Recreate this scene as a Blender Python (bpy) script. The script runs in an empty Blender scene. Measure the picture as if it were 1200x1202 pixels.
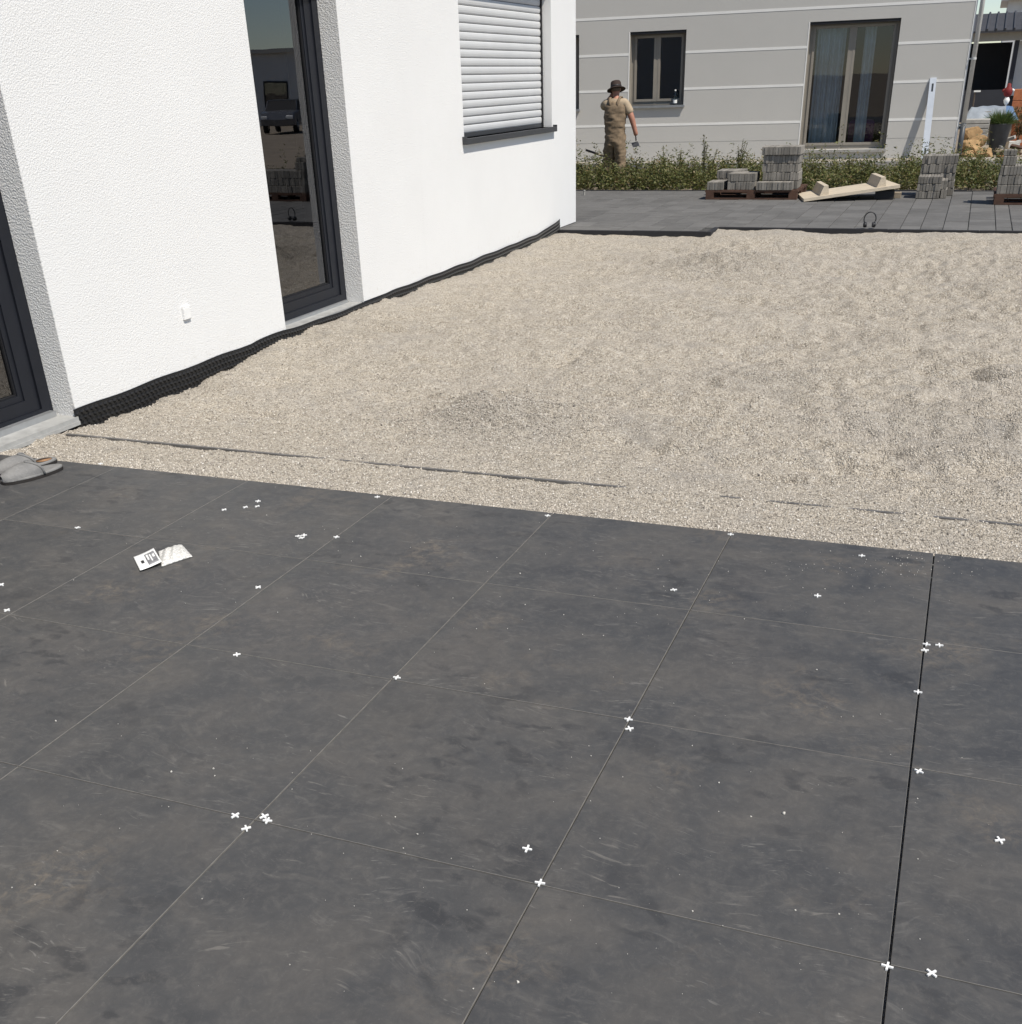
import bpy, bmesh, math, random
import numpy as np
from mathutils import Vector, Matrix, Quaternion
R = math.radians
rng = np.random.default_rng(7); random.seed(7)
scene = bpy.context.scene
col = scene.collection

# ------------------------------------------------------------------ camera
F, PITCH, ROLL, YAW = 1251.17, R(29.33493), R(-1.99035), R(-22.15123)
PPX, PPY, CAMH = 600.0, 801.0, 1.6775
cp, sp, cy_, sy_ = math.cos(PITCH), math.sin(PITCH), math.cos(YAW), math.sin(YAW)
FWD = Vector((sy_*cp, cy_*cp, -sp)); RT0 = Vector((cy_, -sy_, 0)); UP0 = RT0.cross(FWD)
RT = math.cos(ROLL)*RT0 + math.sin(ROLL)*UP0; UP = -math.sin(ROLL)*RT0 + math.cos(ROLL)*UP0
CAM = Vector((0, 0, CAMH))
cam = bpy.data.cameras.new('camera'); camo = bpy.data.objects.new('camera', cam); col.objects.link(camo)
cam.sensor_fit = 'HORIZONTAL'; cam.sensor_width = 36; cam.lens = F/1200*36
cam.shift_y = (PPY-601)/1200; cam.clip_start = .05; cam.clip_end = 3000
m = Matrix.Identity(4)
for i, v in enumerate((RT, UP, -FWD)):
    for j in range(3): m[j][i] = v[j]
m.translation = CAM; camo.matrix_world = m
scene.camera = camo
# ------------------------------------------------------------------ sky, sun, exposure
SUN = Vector((1, -.46, 1.6)).normalized()          # towards the sun
world = bpy.data.worlds.new('World'); scene.world = world; world.use_nodes = True
wn = world.node_tree; wn.nodes.clear()
sky = wn.nodes.new('ShaderNodeTexSky'); sky.sky_type = 'NISHITA'; sky.sun_disc = False
sky.sun_elevation = math.asin(SUN.z); sky.sun_rotation = math.atan2(SUN.x, SUN.y)
sky.altitude = 1200; sky.air_density = 1.0; sky.dust_density = .25; sky.ozone_density = 1.3
bg = wn.nodes.new('ShaderNodeBackground'); bg.inputs[1].default_value = .09
wo = wn.nodes.new('ShaderNodeOutputWorld')
wn.links.new(sky.outputs[0], bg.inputs[0]); wn.links.new(bg.outputs[0], wo.inputs[0])
sl = bpy.data.lights.new('sun', 'SUN'); sl.energy = 4.2; sl.angle = R(.53); sl.color = (1, .94, .84)
so = bpy.data.objects.new('sun', sl); col.objects.link(so); so.location = SUN*60
so.rotation_euler = (-SUN).to_track_quat('-Z', 'Y').to_euler()
vs = scene.view_settings; vs.view_transform = 'Standard'; vs.look = 'None'; vs.gamma = 1; vs.use_curve_mapping = False
vs.exposure = .29
cy = scene.cycles; cy.max_bounces = 6; cy.diffuse_bounces = 3; cy.glossy_bounces = 3; cy.transmission_bounces = 3; cy.transparent_max_bounces = 8

# ------------------------------------------------------------------ pixel -> place helpers
def ray(x, y): return FWD + RT*((x-PPX)/F) - UP*((y-PPY)/F)
def onz(x, y, z=0.0): d = ray(x, y); return CAM + d*((z-CAMH)/d.z)
def ony(x, y, Y): d = ray(x, y); return CAM + d*(Y/d.y)
# ------------------------------------------------------------------ tagging
def tag(o, label=None, cat=None, group=None, kind=None):
    if label: o['label'] = label
    if cat: o['category'] = cat
    if group: o['group'] = group
    if kind: o['kind'] = kind
    return o
def thing(name, label, cat, loc=(0,0,0), rz=0, group=None):
    o = bpy.data.objects.new(name, None); col.objects.link(o); o.location = loc; o.rotation_euler = (0,0,rz)
    o.empty_display_size = .1
    return tag(o, label, cat, group)
def link(name, me, parent=None, loc=(0,0,0), rot=None, mat=None):
    o = bpy.data.objects.new(name, me); col.objects.link(o); o.location = loc
    if rot is not None: o.rotation_euler = rot
    if parent is not None: o.parent = parent
    if mat is not None and not me.materials: me.materials.append(mat)
    return o
class MB:
    def __init__(s): s.v = []; s.f = []; s.n = 0
    def add(s, verts, faces):
        s.v.extend([tuple(p) for p in verts]); s.f.extend([tuple(i+s.n for i in f) for f in faces]); s.n = len(s.v); return s
    def box(s, x0, x1, y0, y1, z0, z1):
        return s.add([(x0,y0,z0),(x1,y0,z0),(x1,y1,z0),(x0,y1,z0),(x0,y0,z1),(x1,y0,z1),(x1,y1,z1),(x0,y1,z1)],
              [(3,2,1,0),(4,5,6,7),(0,1,5,4),(1,2,6,5),(2,3,7,6),(3,0,4,7)])
    def cbox(s, x0, x1, y0, y1, z0, z1, c):       # box with all edges chamfered at top and sides
        def ring(i, z): return [(x0+i,y0+i,z),(x1-i,y0+i,z),(x1-i,y1-i,z),(x0+i,y1-i,z)]
        v = ring(c, z0)+ring(0, z0+c)+ring(0, z1-c)+ring(c, z1)
        f = [(3,2,1,0),(12,13,14,15)]
        for k in range(3):
            for i in range(4):
                j = (i+1) % 4; f.append((4*k+i, 4*k+j, 4*k+4+j, 4*k+4+i))
        return s.add(v, f)
    def obox(s, c, ax, ay, az):                     # oriented box: centre + three half-axis vectors
        c = Vector(c); ax = Vector(ax); ay = Vector(ay); az = Vector(az)
        v = [c+a*ax+b*ay+d*az for d in (-1,1) for (a,b) in ((-1,-1),(1,-1),(1,1),(-1,1))]
        return s.add(v, [(3,2,1,0),(4,5,6,7),(0,1,5,4),(1,2,6,5),(2,3,7,6),(3,0,4,7)])
    def tube(s, pts, r, n=8, cap=True):
        pts = [Vector(p) for p in pts]; rr = r if isinstance(r, (list,tuple)) else [r]*len(pts)
        vs_ = []; up = None
        for i, p in enumerate(pts):
            t = (pts[min(i+1,len(pts)-1)]-pts[max(i-1,0)]).normalized()
            if up is None: up = Vector((0,0,1)) if abs(t.z) < .9 else Vector((1,0,0))
            a = t.cross(up).normalized(); b = a.cross(t); up = b
            vs_ += [p+rr[i]*(math.cos(2*math.pi*k/n)*a+math.sin(2*math.pi*k/n)*b) for k in range(n)]
        f = [(i*n+k, i*n+(k+1) % n, (i+1)*n+(k+1) % n, (i+1)*n+k) for i in range(len(pts)-1) for k in range(n)]
        if cap: f += [tuple(range(n-1,-1,-1)), tuple((len(pts)-1)*n+k for k in range(n))]
        return s.add(vs_, f)
    def lathe(s, prof, c=(0,0,0), n=20, sx=1, sy=1):
        c = Vector(c); v = []
        for r, z in prof: v += [c+Vector((r*sx*math.cos(2*math.pi*k/n), r*sy*math.sin(2*math.pi*k/n), z)) for k in range(n)]
        f = [(i*n+k, i*n+(k+1) % n, (i+1)*n+(k+1) % n, (i+1)*n+k) for i in range(len(prof)-1) for k in range(n)]
        f += [tuple(range(n-1,-1,-1)), tuple((len(prof)-1)*n+k for k in range(n))]
        return s.add(v, f)
    def mesh(s, name, smooth=False):
        me = bpy.data.meshes.new(name); me.from_pydata(s.v, [], s.f); me.update()
        if smooth: me.shade_smooth()
        return me
    def build(s, name, mat, parent=None, smooth=False, loc=(0,0,0), rot=None):
        return link(name, s.mesh(name, smooth), parent, loc, rot, mat)
def np_mesh(name, V, Q, mat, smooth=False):
    me = bpy.data.meshes.new(name); V = np.asarray(V, np.float32); Q = np.asarray(Q, np.int32); k = Q.shape[1]
    me.vertices.add(len(V)); me.vertices.foreach_set('co', V.ravel())
    me.loops.add(Q.size); me.loops.foreach_set('vertex_index', Q.ravel())
    me.polygons.add(len(Q)); me.polygons.foreach_set('loop_start', np.arange(0, Q.size, k, dtype=np.int32))
    me.polygons.foreach_set('loop_total', np.full(len(Q), k, np.int32))
    me.update(calc_edges=True); me.validate()
    if smooth: me.shade_smooth()
    me.materials.append(mat); return me
_ng = {}
def vnoise(x, y, scale, seed=0):                    # smooth value noise in -1..1, any array shape
    if seed not in _ng: _ng[seed] = np.random.default_rng(100+seed).uniform(-1, 1, (256, 256))
    g = _ng[seed]; u = np.asarray(x)/scale+500; w = np.asarray(y)/scale+500
    i = np.floor(u).astype(int); j = np.floor(w).astype(int); a = u-i; b = w-j
    a = a*a*(3-2*a); b = b*b*(3-2*b); i0 = i % 256; j0 = j % 256; i1 = (i+1) % 256; j1 = (j+1) % 256
    return (g[i0,j0]*(1-a)+g[i1,j0]*a)*(1-b)+(g[i0,j1]*(1-a)+g[i1,j1]*a)*b

# ------------------------------------------------------------------ materials
class NT:
    def __init__(s, name):
        s.m = bpy.data.materials.new(name); s.m.use_nodes = True; s.t = s.m.node_tree
        s.b = s.t.nodes['Principled BSDF']; s.out = s.t.nodes['Material Output']
    def n(s, typ, **kw):
        nd = s.t.nodes.new(typ)
        for k, v in kw.items():
            if k.startswith('i_'):
                key = k[2:]; key = int(key) if key.isdigit() else key.replace('_', ' ')
                s.set(nd.inputs[key], v)
            else: setattr(nd, k, v)
        return nd
    def set(s, sock, v):
        if hasattr(v, 'links') or isinstance(v, bpy.types.NodeSocket): s.t.links.new(v, sock)
        else: sock.default_value = v
    def noise(s, vec, scale, detail=4, rough=.55, dist=0): 
        return s.n('ShaderNodeTexNoise', i_Vector=vec, i_Scale=scale, i_Detail=detail, i_Roughness=rough, i_Distortion=dist).outputs[0]
    def ramp(s, fac, stops, interp='LINEAR'):
        r = s.n('ShaderNodeValToRGB'); s.t.links.new(fac, r.inputs[0]); cr = r.color_ramp; cr.interpolation = interp
        while len(cr.elements) > 1: cr.elements.remove(cr.elements[-1])
        for i, (p, c) in enumerate(stops):
            e = cr.elements[0] if i == 0 else cr.elements.new(p)
            e.position = p; e.color = (*c, 1) if not isinstance(c, (int, float)) else (c, c, c, 1)
        return r.outputs[0]
    def mix(s, a, b, fac, mode='MIX'):
        mx = s.n('ShaderNodeMix', data_type='RGBA', blend_type=mode)
        s.set(mx.inputs[0], fac)
        for sock, v in ((mx.inputs[6], a), (mx.inputs[7], b)):
            if isinstance(v, tuple): sock.default_value = (*v[:3], 1)
            else: s.t.links.new(v, sock)
        return mx.outputs[2]
    def math(s, op, a, b=0.0, c=None):
        nd = s.n('ShaderNodeMath', operation=op); s.set(nd.inputs[0], a); s.set(nd.inputs[1], b)
        if c is not None: s.set(nd.inputs[2], c)
        return nd.outputs[0]
    def pos(s): return s.n('ShaderNodeNewGeometry').outputs['Position']
    def obj(s): return s.n('ShaderNodeTexCoord').outputs['Object']
    def rand(s): return s.n('ShaderNodeObjectInfo').outputs['Random']
    def island(s): return s.n('ShaderNodeNewGeometry').outputs['Random Per Island']
    def mapping(s, vec, scale=(1,1,1), rot=(0,0,0), loc=(0,0,0)):
        mp = s.n('ShaderNodeMapping', i_Vector=vec); mp.inputs['Scale'].default_value = scale; mp.inputs['Rotation'].default_value = rot
        s.set(mp.inputs['Location'], loc); return mp.outputs[0]
    def bump(s, h, strength, dist=.01, normal=None):
        bp = s.n('ShaderNodeBump', i_Height=h, i_Strength=strength, i_Distance=dist)
        if normal is not None: s.t.links.new(normal, bp.inputs['Normal'])
        return bp.outputs[0]
    def fin(s, color=None, rough=.6, normal=None, spec=.4, metal=0):
        if color is not None:
            if isinstance(color, tuple): s.b.inputs['Base Color'].default_value = (*color, 1)
            else: s.t.links.new(color, s.b.inputs['Base Color'])
        s.set(s.b.inputs['Roughness'], rough); s.b.inputs['Specular IOR Level'].default_value = spec; s.b.inputs['Metallic'].default_value = metal
        if normal is not None: s.t.links.new(normal, s.b.inputs['Normal'])
        return s.m
def simple(name, c, rough=.6, var=.12, scale=8, bump=0, bscale=60, metal=0, spec=.4):
    t = NT(name); p = t.obj(); nz = t.noise(p, scale, 5, .6)
    lo = tuple(x*(1-var) for x in c); hi = tuple(min(1, x*(1+var)) for x in c)
    cc = t.ramp(nz, [(.3, lo), (.7, hi)]); nm = t.bump(t.noise(p, bscale, 3), bump, .004) if bump else None
    rg = t.ramp(nz, [(.3, max(0, rough-.06)), (.7, min(1, rough+.06))])
    return t.fin(cc, rg, nm, spec, metal)
M = {}
def m_render(name, c, strength, dirt=(.55,.53,.50), sc=135):
    t = NT(name); p = t.pos()
    v = t.n('ShaderNodeTexVoronoi', i_Vector=p, i_Scale=sc*.8).outputs['Distance']
    n1 = t.noise(p, sc, 3, .6); h = t.math('ADD', t.math('MULTIPLY', v, .6), n1)
    big = t.noise(p, 1.3, 4, .6)
    cc = t.ramp(big, [(.3, tuple(x*.965 for x in c)), (.7, c)])
    streak = t.noise(t.mapping(p, (3, 3, .35)), 1.5, 5, .6)
    cc = t.mix(cc, dirt, t.ramp(streak, [(.62, 0.0), (.85, .10)]))
    sz_ = t.n('ShaderNodeSeparateXYZ', i_0=p).outputs[2]
    spl = t.math('MULTIPLY', t.ramp(t.noise(p, 26, 5, .75), [(.56, 0.0), (.70, .5)]), t.ramp(t.math('ADD', sz_, t.math('MULTIPLY', t.noise(p, 3, 3), .25)), [(.16, 1.0), (.36, 0.0)]))
    cc = t.mix(cc, (.50,.46,.40), spl)
    return t.fin(cc, .85, t.bump(h, strength, .009), .2)
M['white_render'] = m_render('white_render', (.775,.772,.765), .40)
M['grey_render'] = m_render('grey_render', (.53,.515,.485), .2, (.36,.34,.31), 120)
M['band'] = simple('band_paint', (.78,.77,.74), .8, .04, 3)
M['plinth'] = simple('plinth_coat', (.06,.06,.065), .8, .2, 6)
M['anthracite'] = simple('anthracite_frame', (.013,.0145,.020), .42, .1, 5, spec=.3)
M['anth_dark'] = simple('frame_gasket', (.012,.012,.014), .6, .1)
M['alu'] = simple('alu_grey', (.42,.43,.44), .35, .08, 12, metal=.6)
M['threshold'] = simple('threshold_grey', (.36,.36,.35), .55, .15, 14)
M['shutter'] = simple('shutter_grey', (.56,.565,.57), .45, .03, 4)
M['sill_dark'] = simple('sill_dark', (.045,.047,.052), .35, .1, 10)
M['white_plastic'] = simple('white_plastic', (.80,.80,.79), .35, .02, 10)
M['taupe_frame'] = simple('taupe_frame', (.27,.245,.21), .4, .06, 5)
M['zinc'] = simple('zinc_pipe', (.55,.55,.54), .45, .12, 9, metal=.2)
M['concrete'] = simple('concrete', (.34,.33,.31), .85, .2, 7, .3, 120)
M['kerb'] = simple('kerb_anthracite', (.020,.020,.023), .8, .25, 8, .3, 160)
M['rust_wood'] = simple('pallet_wood', (.085,.045,.03), .8, .35, 9, .3, 60)
M['roof_dark'] = simple('roof_tile', (.05,.05,.055), .7, .2, 4)
M['room'] = simple('room_dark', (.055,.055,.06), .9, .1)
M['membrane'] = simple('membrane_black', (.012,.012,.013), .42, .2, 30, spec=.5)
M['skin'] = simple('skin', (.40,.19,.13), .55, .12, 14)
M['overall'] = simple('overall_khaki', (.205,.150,.098), .9, .30, 11, .9, 20)
M['shirt'] = simple('shirt_beige', (.38,.30,.21), .9, .14, 9, .5, 24)
M['hat'] = simple('hat_brown', (.035,.022,.018), .85, .25, 12)
M['boot'] = simple('boot_brown', (.06,.04,.03), .8, .2, 12)
M['hair'] = simple('hair_grey', (.12,.09,.07), .8, .2, 40)
M['steel'] = simple('steel_grey', (.22,.22,.23), .4, .2, 20, metal=.8)
M['black_plastic'] = simple('black_plastic', (.018,.018,.02), .4, .15, 20)
M['foam'] = simple('ear_cushion', (.05,.05,.055), .7, .1)
M['handle_wood'] = simple('handle_wood', (.09,.07,.055), .7, .25, 20)
M['clay'] = simple('clay_orange', (.42,.15,.07), .85, .2, 8, .3, 90)
M['red'] = simple('red_paint', (.17,.014,.014), .7, .1)
M['pot'] = simple('pot_anthracite', (.055,.062,.07), .5, .12, 6)
M['tarp_grey'] = simple('tarp_grey', (.24,.27,.31), .5, .12, 9)
M['tarp_blue'] = simple('tarp_blue', (.10,.17,.30), .45, .12, 9)
M['dark_wall'] = simple('dark_cladding', (.035,.037,.045), .7, .15, 3)
M['pale_wall'] = simple('pale_wall', (.62,.62,.61), .85, .05, 2)
M['fascia'] = simple('fascia_grey', (.40,.39,.36), .7, .06)
M['curtain'] = simple('curtain_blue', (.58,.66,.72), .9, .1, 6)
M['purple'] = simple('cushion_purple', (.16,.02,.15), .9, .1)
M['earth'] = simple('earth', (.23,.19,.145), .95, .25, 1.5, .4, 30)
M['straightedge'] = simple('straightedge_alu', (.66,.69,.73), .4, .05, 8, metal=.25)
M['paint_white'] = simple('paint_white', (.78,.78,.76), .5, .03)
def m_wood(name, c):
    t = NT(name); p = t.mapping(t.obj(), (1.2, 14, 14)); nz = t.noise(p, 3, 6, .65, .6)
    cc = t.ramp(nz, [(.25, tuple(x*.72 for x in c)), (.55, c), (.8, tuple(min(1, x*1.12) for x in c))])
    cc = t.mix(cc, tuple(x*.5 for x in c), t.ramp(t.noise(t.obj(), 3, 4), [(.55, 0.0), (.8, .4)]))
    return t.fin(cc, .8, t.bump(nz, .3, .004), .25)
M['new_wood'] = m_wood('new_wood', (.55,.475,.37))
M['old_wood'] = m_wood('old_wood', (.33,.27,.20))
def m_stone(name, c, sc=7):
    t = NT(name); p = t.obj(); n1 = t.noise(p, sc, 6, .65); n2 = t.noise(p, sc*9, 3)
    cc = t.ramp(n1, [(.25, tuple(x*.55 for x in c)), (.5, c), (.75, tuple(min(1, x*1.25) for x in c))])
    return t.fin(cc, .9, t.bump(t.math('ADD', n1, t.math('MULTIPLY', n2, .4)), .6, .02), .2)
M['sandstone'] = m_stone('sandstone', (.36,.235,.12), 9)
def m_paver(name, c, spread, streak=False):
    t = NT(name); p = t.pos(); r = t.rand()
    base = t.ramp(r, [(0, tuple(x*(1-spread) for x in c)), (.5, c), (1, tuple(x*(1+spread) for x in c))])
    n1 = t.noise(t.mapping(p, (3, 9, 3) if streak else (4, 4, 4)), 1.6, 5, .65)
    cc = t.mix(base, tuple(x*1.65 for x in c), t.ramp(n1, [(.50, 0.0), (.72, .55)]))
    cc = t.mix(cc, tuple(x*.55 for x in c), t.ramp(t.noise(p, 2.3, 5, .6), [(.52, 0.0), (.75, .5)]))
    fine = t.noise(p, 170, 2)
    cc = t.mix(cc, (.02,.02,.02), t.ramp(fine, [(.25, .25), (.45, 0.0)]))
    return t.fin(cc, .85, t.bump(fine, .3, .004), .25)
M['slab'] = m_paver('paving_slab', (.125,.122,.118), .16, True)
M['stack_paver'] = m_paver('stacked_paver', (.215,.20,.178), .24)
M['joint_sand'] = simple('joint_sand', (.055,.053,.05), .95, .2)
# gravel: fine beige chippings
GREY_SPOTS = [(*onz(585,492,0)[:2], .62, .30), (*onz(845,312,0)[:2], 1.0, .22), (*onz(770,500,0)[:2], .35, .4), (*onz(1130,500,0)[:2], .75, .35), (*onz(900,440,0)[:2], .5, .3)]
def m_gravel():
    t = NT('gravel'); p = t.pos(); warp = t.noise(p, 60, 2)
    vn = t.n('ShaderNodeTexVoronoi', i_Vector=p, i_Scale=150.0); vn2 = t.n('ShaderNodeTexVoronoi', i_Vector=p, i_Scale=72.0)
    g = t.n('ShaderNodeSeparateColor', i_0=vn.outputs['Color']).outputs[0]
    g2 = t.n('ShaderNodeSeparateColor', i_0=vn2.outputs['Color']).outputs[1]
    st = [(0, (.12,.107,.09)), (.12, (.28,.248,.203)), (.35, (.475,.420,.345)), (.7, (.575,.512,.422)), (.92, (.70,.645,.56)), (1, (.80,.76,.70))]
    cc = t.mix(t.ramp(g, st), t.ramp(g2, st), .42)
    gap = t.ramp(vn.outputs['Distance'], [(.35, 0.0), (.75, .55)]); cc = t.mix(cc, (.20,.178,.152), gap)
    big = t.noise(p, 1.1, 5, .65); cc = t.mix(cc, (.40,.37,.34), t.ramp(big, [(.45, 0.0), (.75, .35)]))
    sep = t.n('ShaderNodeSeparateXYZ', i_0=p)
    patch = t.noise(p, 4.5, 4, .6); cc = t.mix(cc, (.27,.26,.25), t.ramp(patch, [(.54, 0.0), (.78, .45)]))
    # two tipped heaps and a spill of greyer stone
    for (hx_, hy_, rr_, am_) in GREY_SPOTS:
        d = t.n('ShaderNodeVectorMath', operation='DISTANCE', i_0=t.n('ShaderNodeVectorMath', operation='MULTIPLY', i_0=p, i_1=(1,1,0)).outputs[0], i_1=(hx_,hy_,0)).outputs['Value']
        dn = t.math('ADD', t.math('DIVIDE', d, rr_), t.math('MULTIPLY', t.math('SUBTRACT', t.noise(p, 5, 5, .7), .5), 1.3))
        cc = t.mix(cc, t.mix(cc, (.20,.195,.19), .62), t.ramp(dn, [(.35, am_), (.95, 0.0)]))
    hgt = t.math('ADD', t.math('MULTIPLY', vn.outputs['Distance'], -1.0), t.math('MULTIPLY', vn2.outputs['Distance'], -1.2))
    return t.fin(cc, .95, t.bump(hgt, .95, .008), .15)
M['gravel'] = m_gravel()
def m_grain(name='gravel_grain', k=1.0):
    t = NT(name); r = t.island()
    cc = t.ramp(r, [(0, (.13,.12,.11)), (.15, (.33,.30,.26)), (.5, (.52,.47,.405)), (.85, (.64,.585,.51)), (1, (.78,.75,.70))])
    cc = t.mix(cc, (k, k, k), 1.0, 'MULTIPLY'); return t.fin(cc, .9, None, .2)
M['grain'] = m_grain()
M['grain_grey'] = m_grain('gravel_grain_grey', .78)
def m_tile():
    t = NT('slate_tile'); p = t.pos(); r = t.rand()
    off = t.n('ShaderNodeCombineXYZ', i_0=t.math('MULTIPLY', r, 37.0), i_1=t.math('MULTIPLY', r, 91.0), i_2=0.0).outputs[0]
    q = t.n('ShaderNodeVectorMath', operation='ADD', i_0=p, i_1=off).outputs[0]
    b1 = t.noise(p, 1.3, 5, .6, .4)
    cc = t.ramp(b1, [(.28, (.050,.052,.056)), (.5, (.063,.063,.064)), (.72, (.078,.074,.070))])
    b2 = t.noise(q, 3.0, 8, .66, .5)
    cc = t.mix(cc, (.098,.091,.084), t.ramp(b2, [(.46, 0.0), (.72, .75)])); cc = t.mix(cc, (.032,.033,.037), t.ramp(b2, [(.28, .50), (.46, 0.0)]))
    # dust dragged about by brooms, boots and kneeling pads: strokes in several directions, each in its own patches
    wq = t.n('ShaderNodeTexNoise', i_Vector=q, i_Scale=2.2, i_Detail=2.0).outputs['Color']
    qw = t.n('ShaderNodeVectorMath', operation='MULTIPLY_ADD', i_0=wq, i_1=(.32,.32,.0), i_2=q).outputs[0]
    for k, (ang, sc, st, lo, hi, amt, c, ms) in enumerate([(.35,3.0,2.2,.52,.78,.60,(.145,.134,.121),1.7), (-.75,6.0,3.4,.54,.76,.62,(.165,.155,.142),2.6), (1.25,11.0,4.2,.56,.74,.70,(.185,.176,.165),3.1)]):
        mp = t.mapping(qw, (1.0, st, 1), (0,0,ang), (k*3.1,k*1.7,0)); s1 = t.noise(mp, sc, 6, .68, 1.0)
        mk = t.ramp(t.noise(t.mapping(q, (1,1,1), (0,0,0), (k*5.3,k*7.9,0)), ms, 2, .55), [(.48, 0.0), (.66, 1.0)])
        cc = t.mix(cc, c, t.math('MULTIPLY', t.ramp(s1, [(lo, 0.0), (hi, amt)]), mk))
    # brown dirt patches
    br = t.math('MULTIPLY', t.ramp(t.noise(p, 2.3, 3, .5), [(.56, 0.0), (.70, 1.0)]), t.ramp(t.noise(q, 19, 6, .75, .8), [(.46, 0.0), (.70, .75)]))
    cc = t.mix(cc, (.175,.145,.112), t.math('MULTIPLY', br, 1.0))
    # dark damp prints
    dk = t.noise(t.mapping(p, (1,1.7,1), (0,0,.4)), 8.5, 3, .45, .4); area = t.noise(p, 1.5, 3, .5)
    dm = t.math('MULTIPLY', t.ramp(dk, [(.55, 0.0), (.63, 1.0)]), t.ramp(area, [(.47, 0.0), (.60, 1.0)]))
    cc = t.mix(cc, (.030,.031,.034), t.math('MULTIPLY', dm, .56))
    c3 = t.noise(q, 24, 9, .80, .5); cc = t.mix(cc, (.125,.118,.110), t.ramp(c3, [(.50, 0.0), (.70, .52)])); cc = t.mix(cc, (.036,.037,.040), t.ramp(c3, [(.30, .40), (.47, 0.0)]))
    scr = t.noise(t.mapping(qw, (1.5, 9, 1), (0,0,.6)), 14, 4, .6, .5); scm = t.ramp(t.noise(q, 3.7, 2), [(.55, 0.0), (.64, 1.0)])
    cc = t.mix(cc, (.24,.23,.215), t.math('MULTIPLY', t.ramp(scr, [(.61, 0.0), (.68, .42)]), scm))
    scr2 = t.noise(t.mapping(qw, (1.5, 8, 1), (0,0,-1.0)), 9, 4, .6, .5); scm2 = t.ramp(t.noise(t.mapping(q, (1,1,1), (0,0,0), (9,4,0)), 3.1, 2), [(.56, 0.0), (.64, 1.0)])
    cc = t.mix(cc, (.22,.205,.185), t.math('MULTIPLY', t.ramp(scr2, [(.60, 0.0), (.68, .40)]), scm2))
    grit = t.noise(p, 130, 2, .7); cc = t.mix(cc, (.17,.165,.155), t.ramp(grit, [(.64, 0.0), (.80, .40)]))
    fine = t.noise(p, 240, 3, .6)
    rg = t.ramp(b2, [(.3, .52), (.7, .70)])
    return t.fin(cc, rg, t.bump(t.math('ADD', t.math('MULTIPLY', fine, .25), t.noise(p, 22, 4)), .12, .004), .32)
M['tile'] = m_tile()
M['tile_edge'] = simple('tile_edge', (.17,.162,.15), .8, .25, 30)
def m_glass(name, tint=(.55,.60,.60), ior=1.75):
    t = NT(name); t.t.nodes.remove(t.b)
    fr = t.n('ShaderNodeFresnel', i_IOR=ior); tr = t.n('ShaderNodeBsdfTransparent', i_0=(*tint, 1))
    gl = t.n('ShaderNodeBsdfGlossy', i_0=(.95,.96,1,1), i_1=.0)
    wob = t.bump(t.noise(t.pos(), 2.5, 1), .015, .02); t.t.links.new(wob, gl.inputs['Normal'])
    mx = t.n('ShaderNodeMixShader', i_0=fr.outputs[0], i_1=tr.outputs[0], i_2=gl.outputs[0])
    t.t.links.new(mx.outputs[0], t.out.inputs[0]); return t.m
M['glass'] = m_glass('window_glass', (.78,.82,.84), 1.7)
M['glass_dark'] = m_glass('door_glass', (.40,.42,.44), 2.25)
M['bottle_glass'] = m_glass('bottle_plastic', (.82,.9,.92), 1.4)
def m_leaf(name, stops, island=True):
    t = NT(name); r = t.island() if island else t.rand()
    cc = t.ramp(r, stops); t.t.links.new(cc, t.b.inputs['Base Color']); t.b.inputs['Roughness'].default_value = .6
    tl = t.n('ShaderNodeBsdfTranslucent', i_0=cc)
    mx = t.n('ShaderNodeMixShader', i_0=.25, i_1=t.b.outputs[0], i_2=tl.outputs[0]); t.t.links.new(mx.outputs[0], t.out.inputs[0]); return t.m
M['weed'] = m_leaf('weed_leaf', [(0,(.040,.055,.014)), (.35,(.090,.108,.028)), (.65,(.15,.155,.048)), (.90,(.19,.17,.07)), (.97,(.17,.10,.04)), (1,(.30,.26,.15))])
M['weed_stem'] = simple('weed_stem', (.11,.10,.05), .8, .3, 20)
M['grass'] = m_leaf('pot_grass', [(0,(.04,.075,.02)), (.6,(.08,.13,.035)), (1,(.16,.17,.06))])
def m_felt():
    t = NT('felt_grey'); p = t.obj(); n1 = t.noise(p, 90, 4, .7); n2 = t.noise(p, 12, 4)
    cc = t.ramp(n2, [(.3, (.15,.15,.15)), (.7, (.245,.24,.235))]); cc = t.mix(cc, (.32,.31,.30), t.ramp(n1, [(.55, 0.0), (.75, .5)]))
    return t.fin(cc, .95, t.bump(n1, .8, .004), .1)
M['felt'] = m_felt()
M['sole'] = simple('rubber_sole', (.03,.026,.024), .7, .2, 30)
M['cork'] = simple('insole_tan', (.34,.19,.10), .85, .2, 30)
def m_pouch():
    t = NT('bag_film'); p = t.obj(); n1 = t.noise(p, 110, 4, .6); n2 = t.noise(p, 35, 3)
    cc = t.ramp(n1, [(.35, (.50,.49,.46)), (.6, (.74,.73,.70))])
    return t.fin(cc, .22, t.bump(t.math('ADD', n1, n2), .7, .006), .6)
M['pouch'] = m_pouch()
M['card_print'] = simple('card_print', (.20,.20,.21), .5, .5, 55)
M['ink'] = simple('ink_black', (.02,.02,.022), .5, .05)

# ================================================================== SETTING
WX = -4.78                                           # white house wall plane
T0X, T0Y, TS = .0974, 4.2620, .8                     # tile grid
HY_L, HY_R, HX = 13.74, 14.18, -2.86                 # kerb line left / right of the jog
tag(np_obj := link('ground', np_mesh('ground', [(-900,-900,-.22),(900,-900,-.22),(900,1500,-.22),(-900,1500,-.22)], [(0,1,2,3)], M['earth'])), kind='structure')

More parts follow.
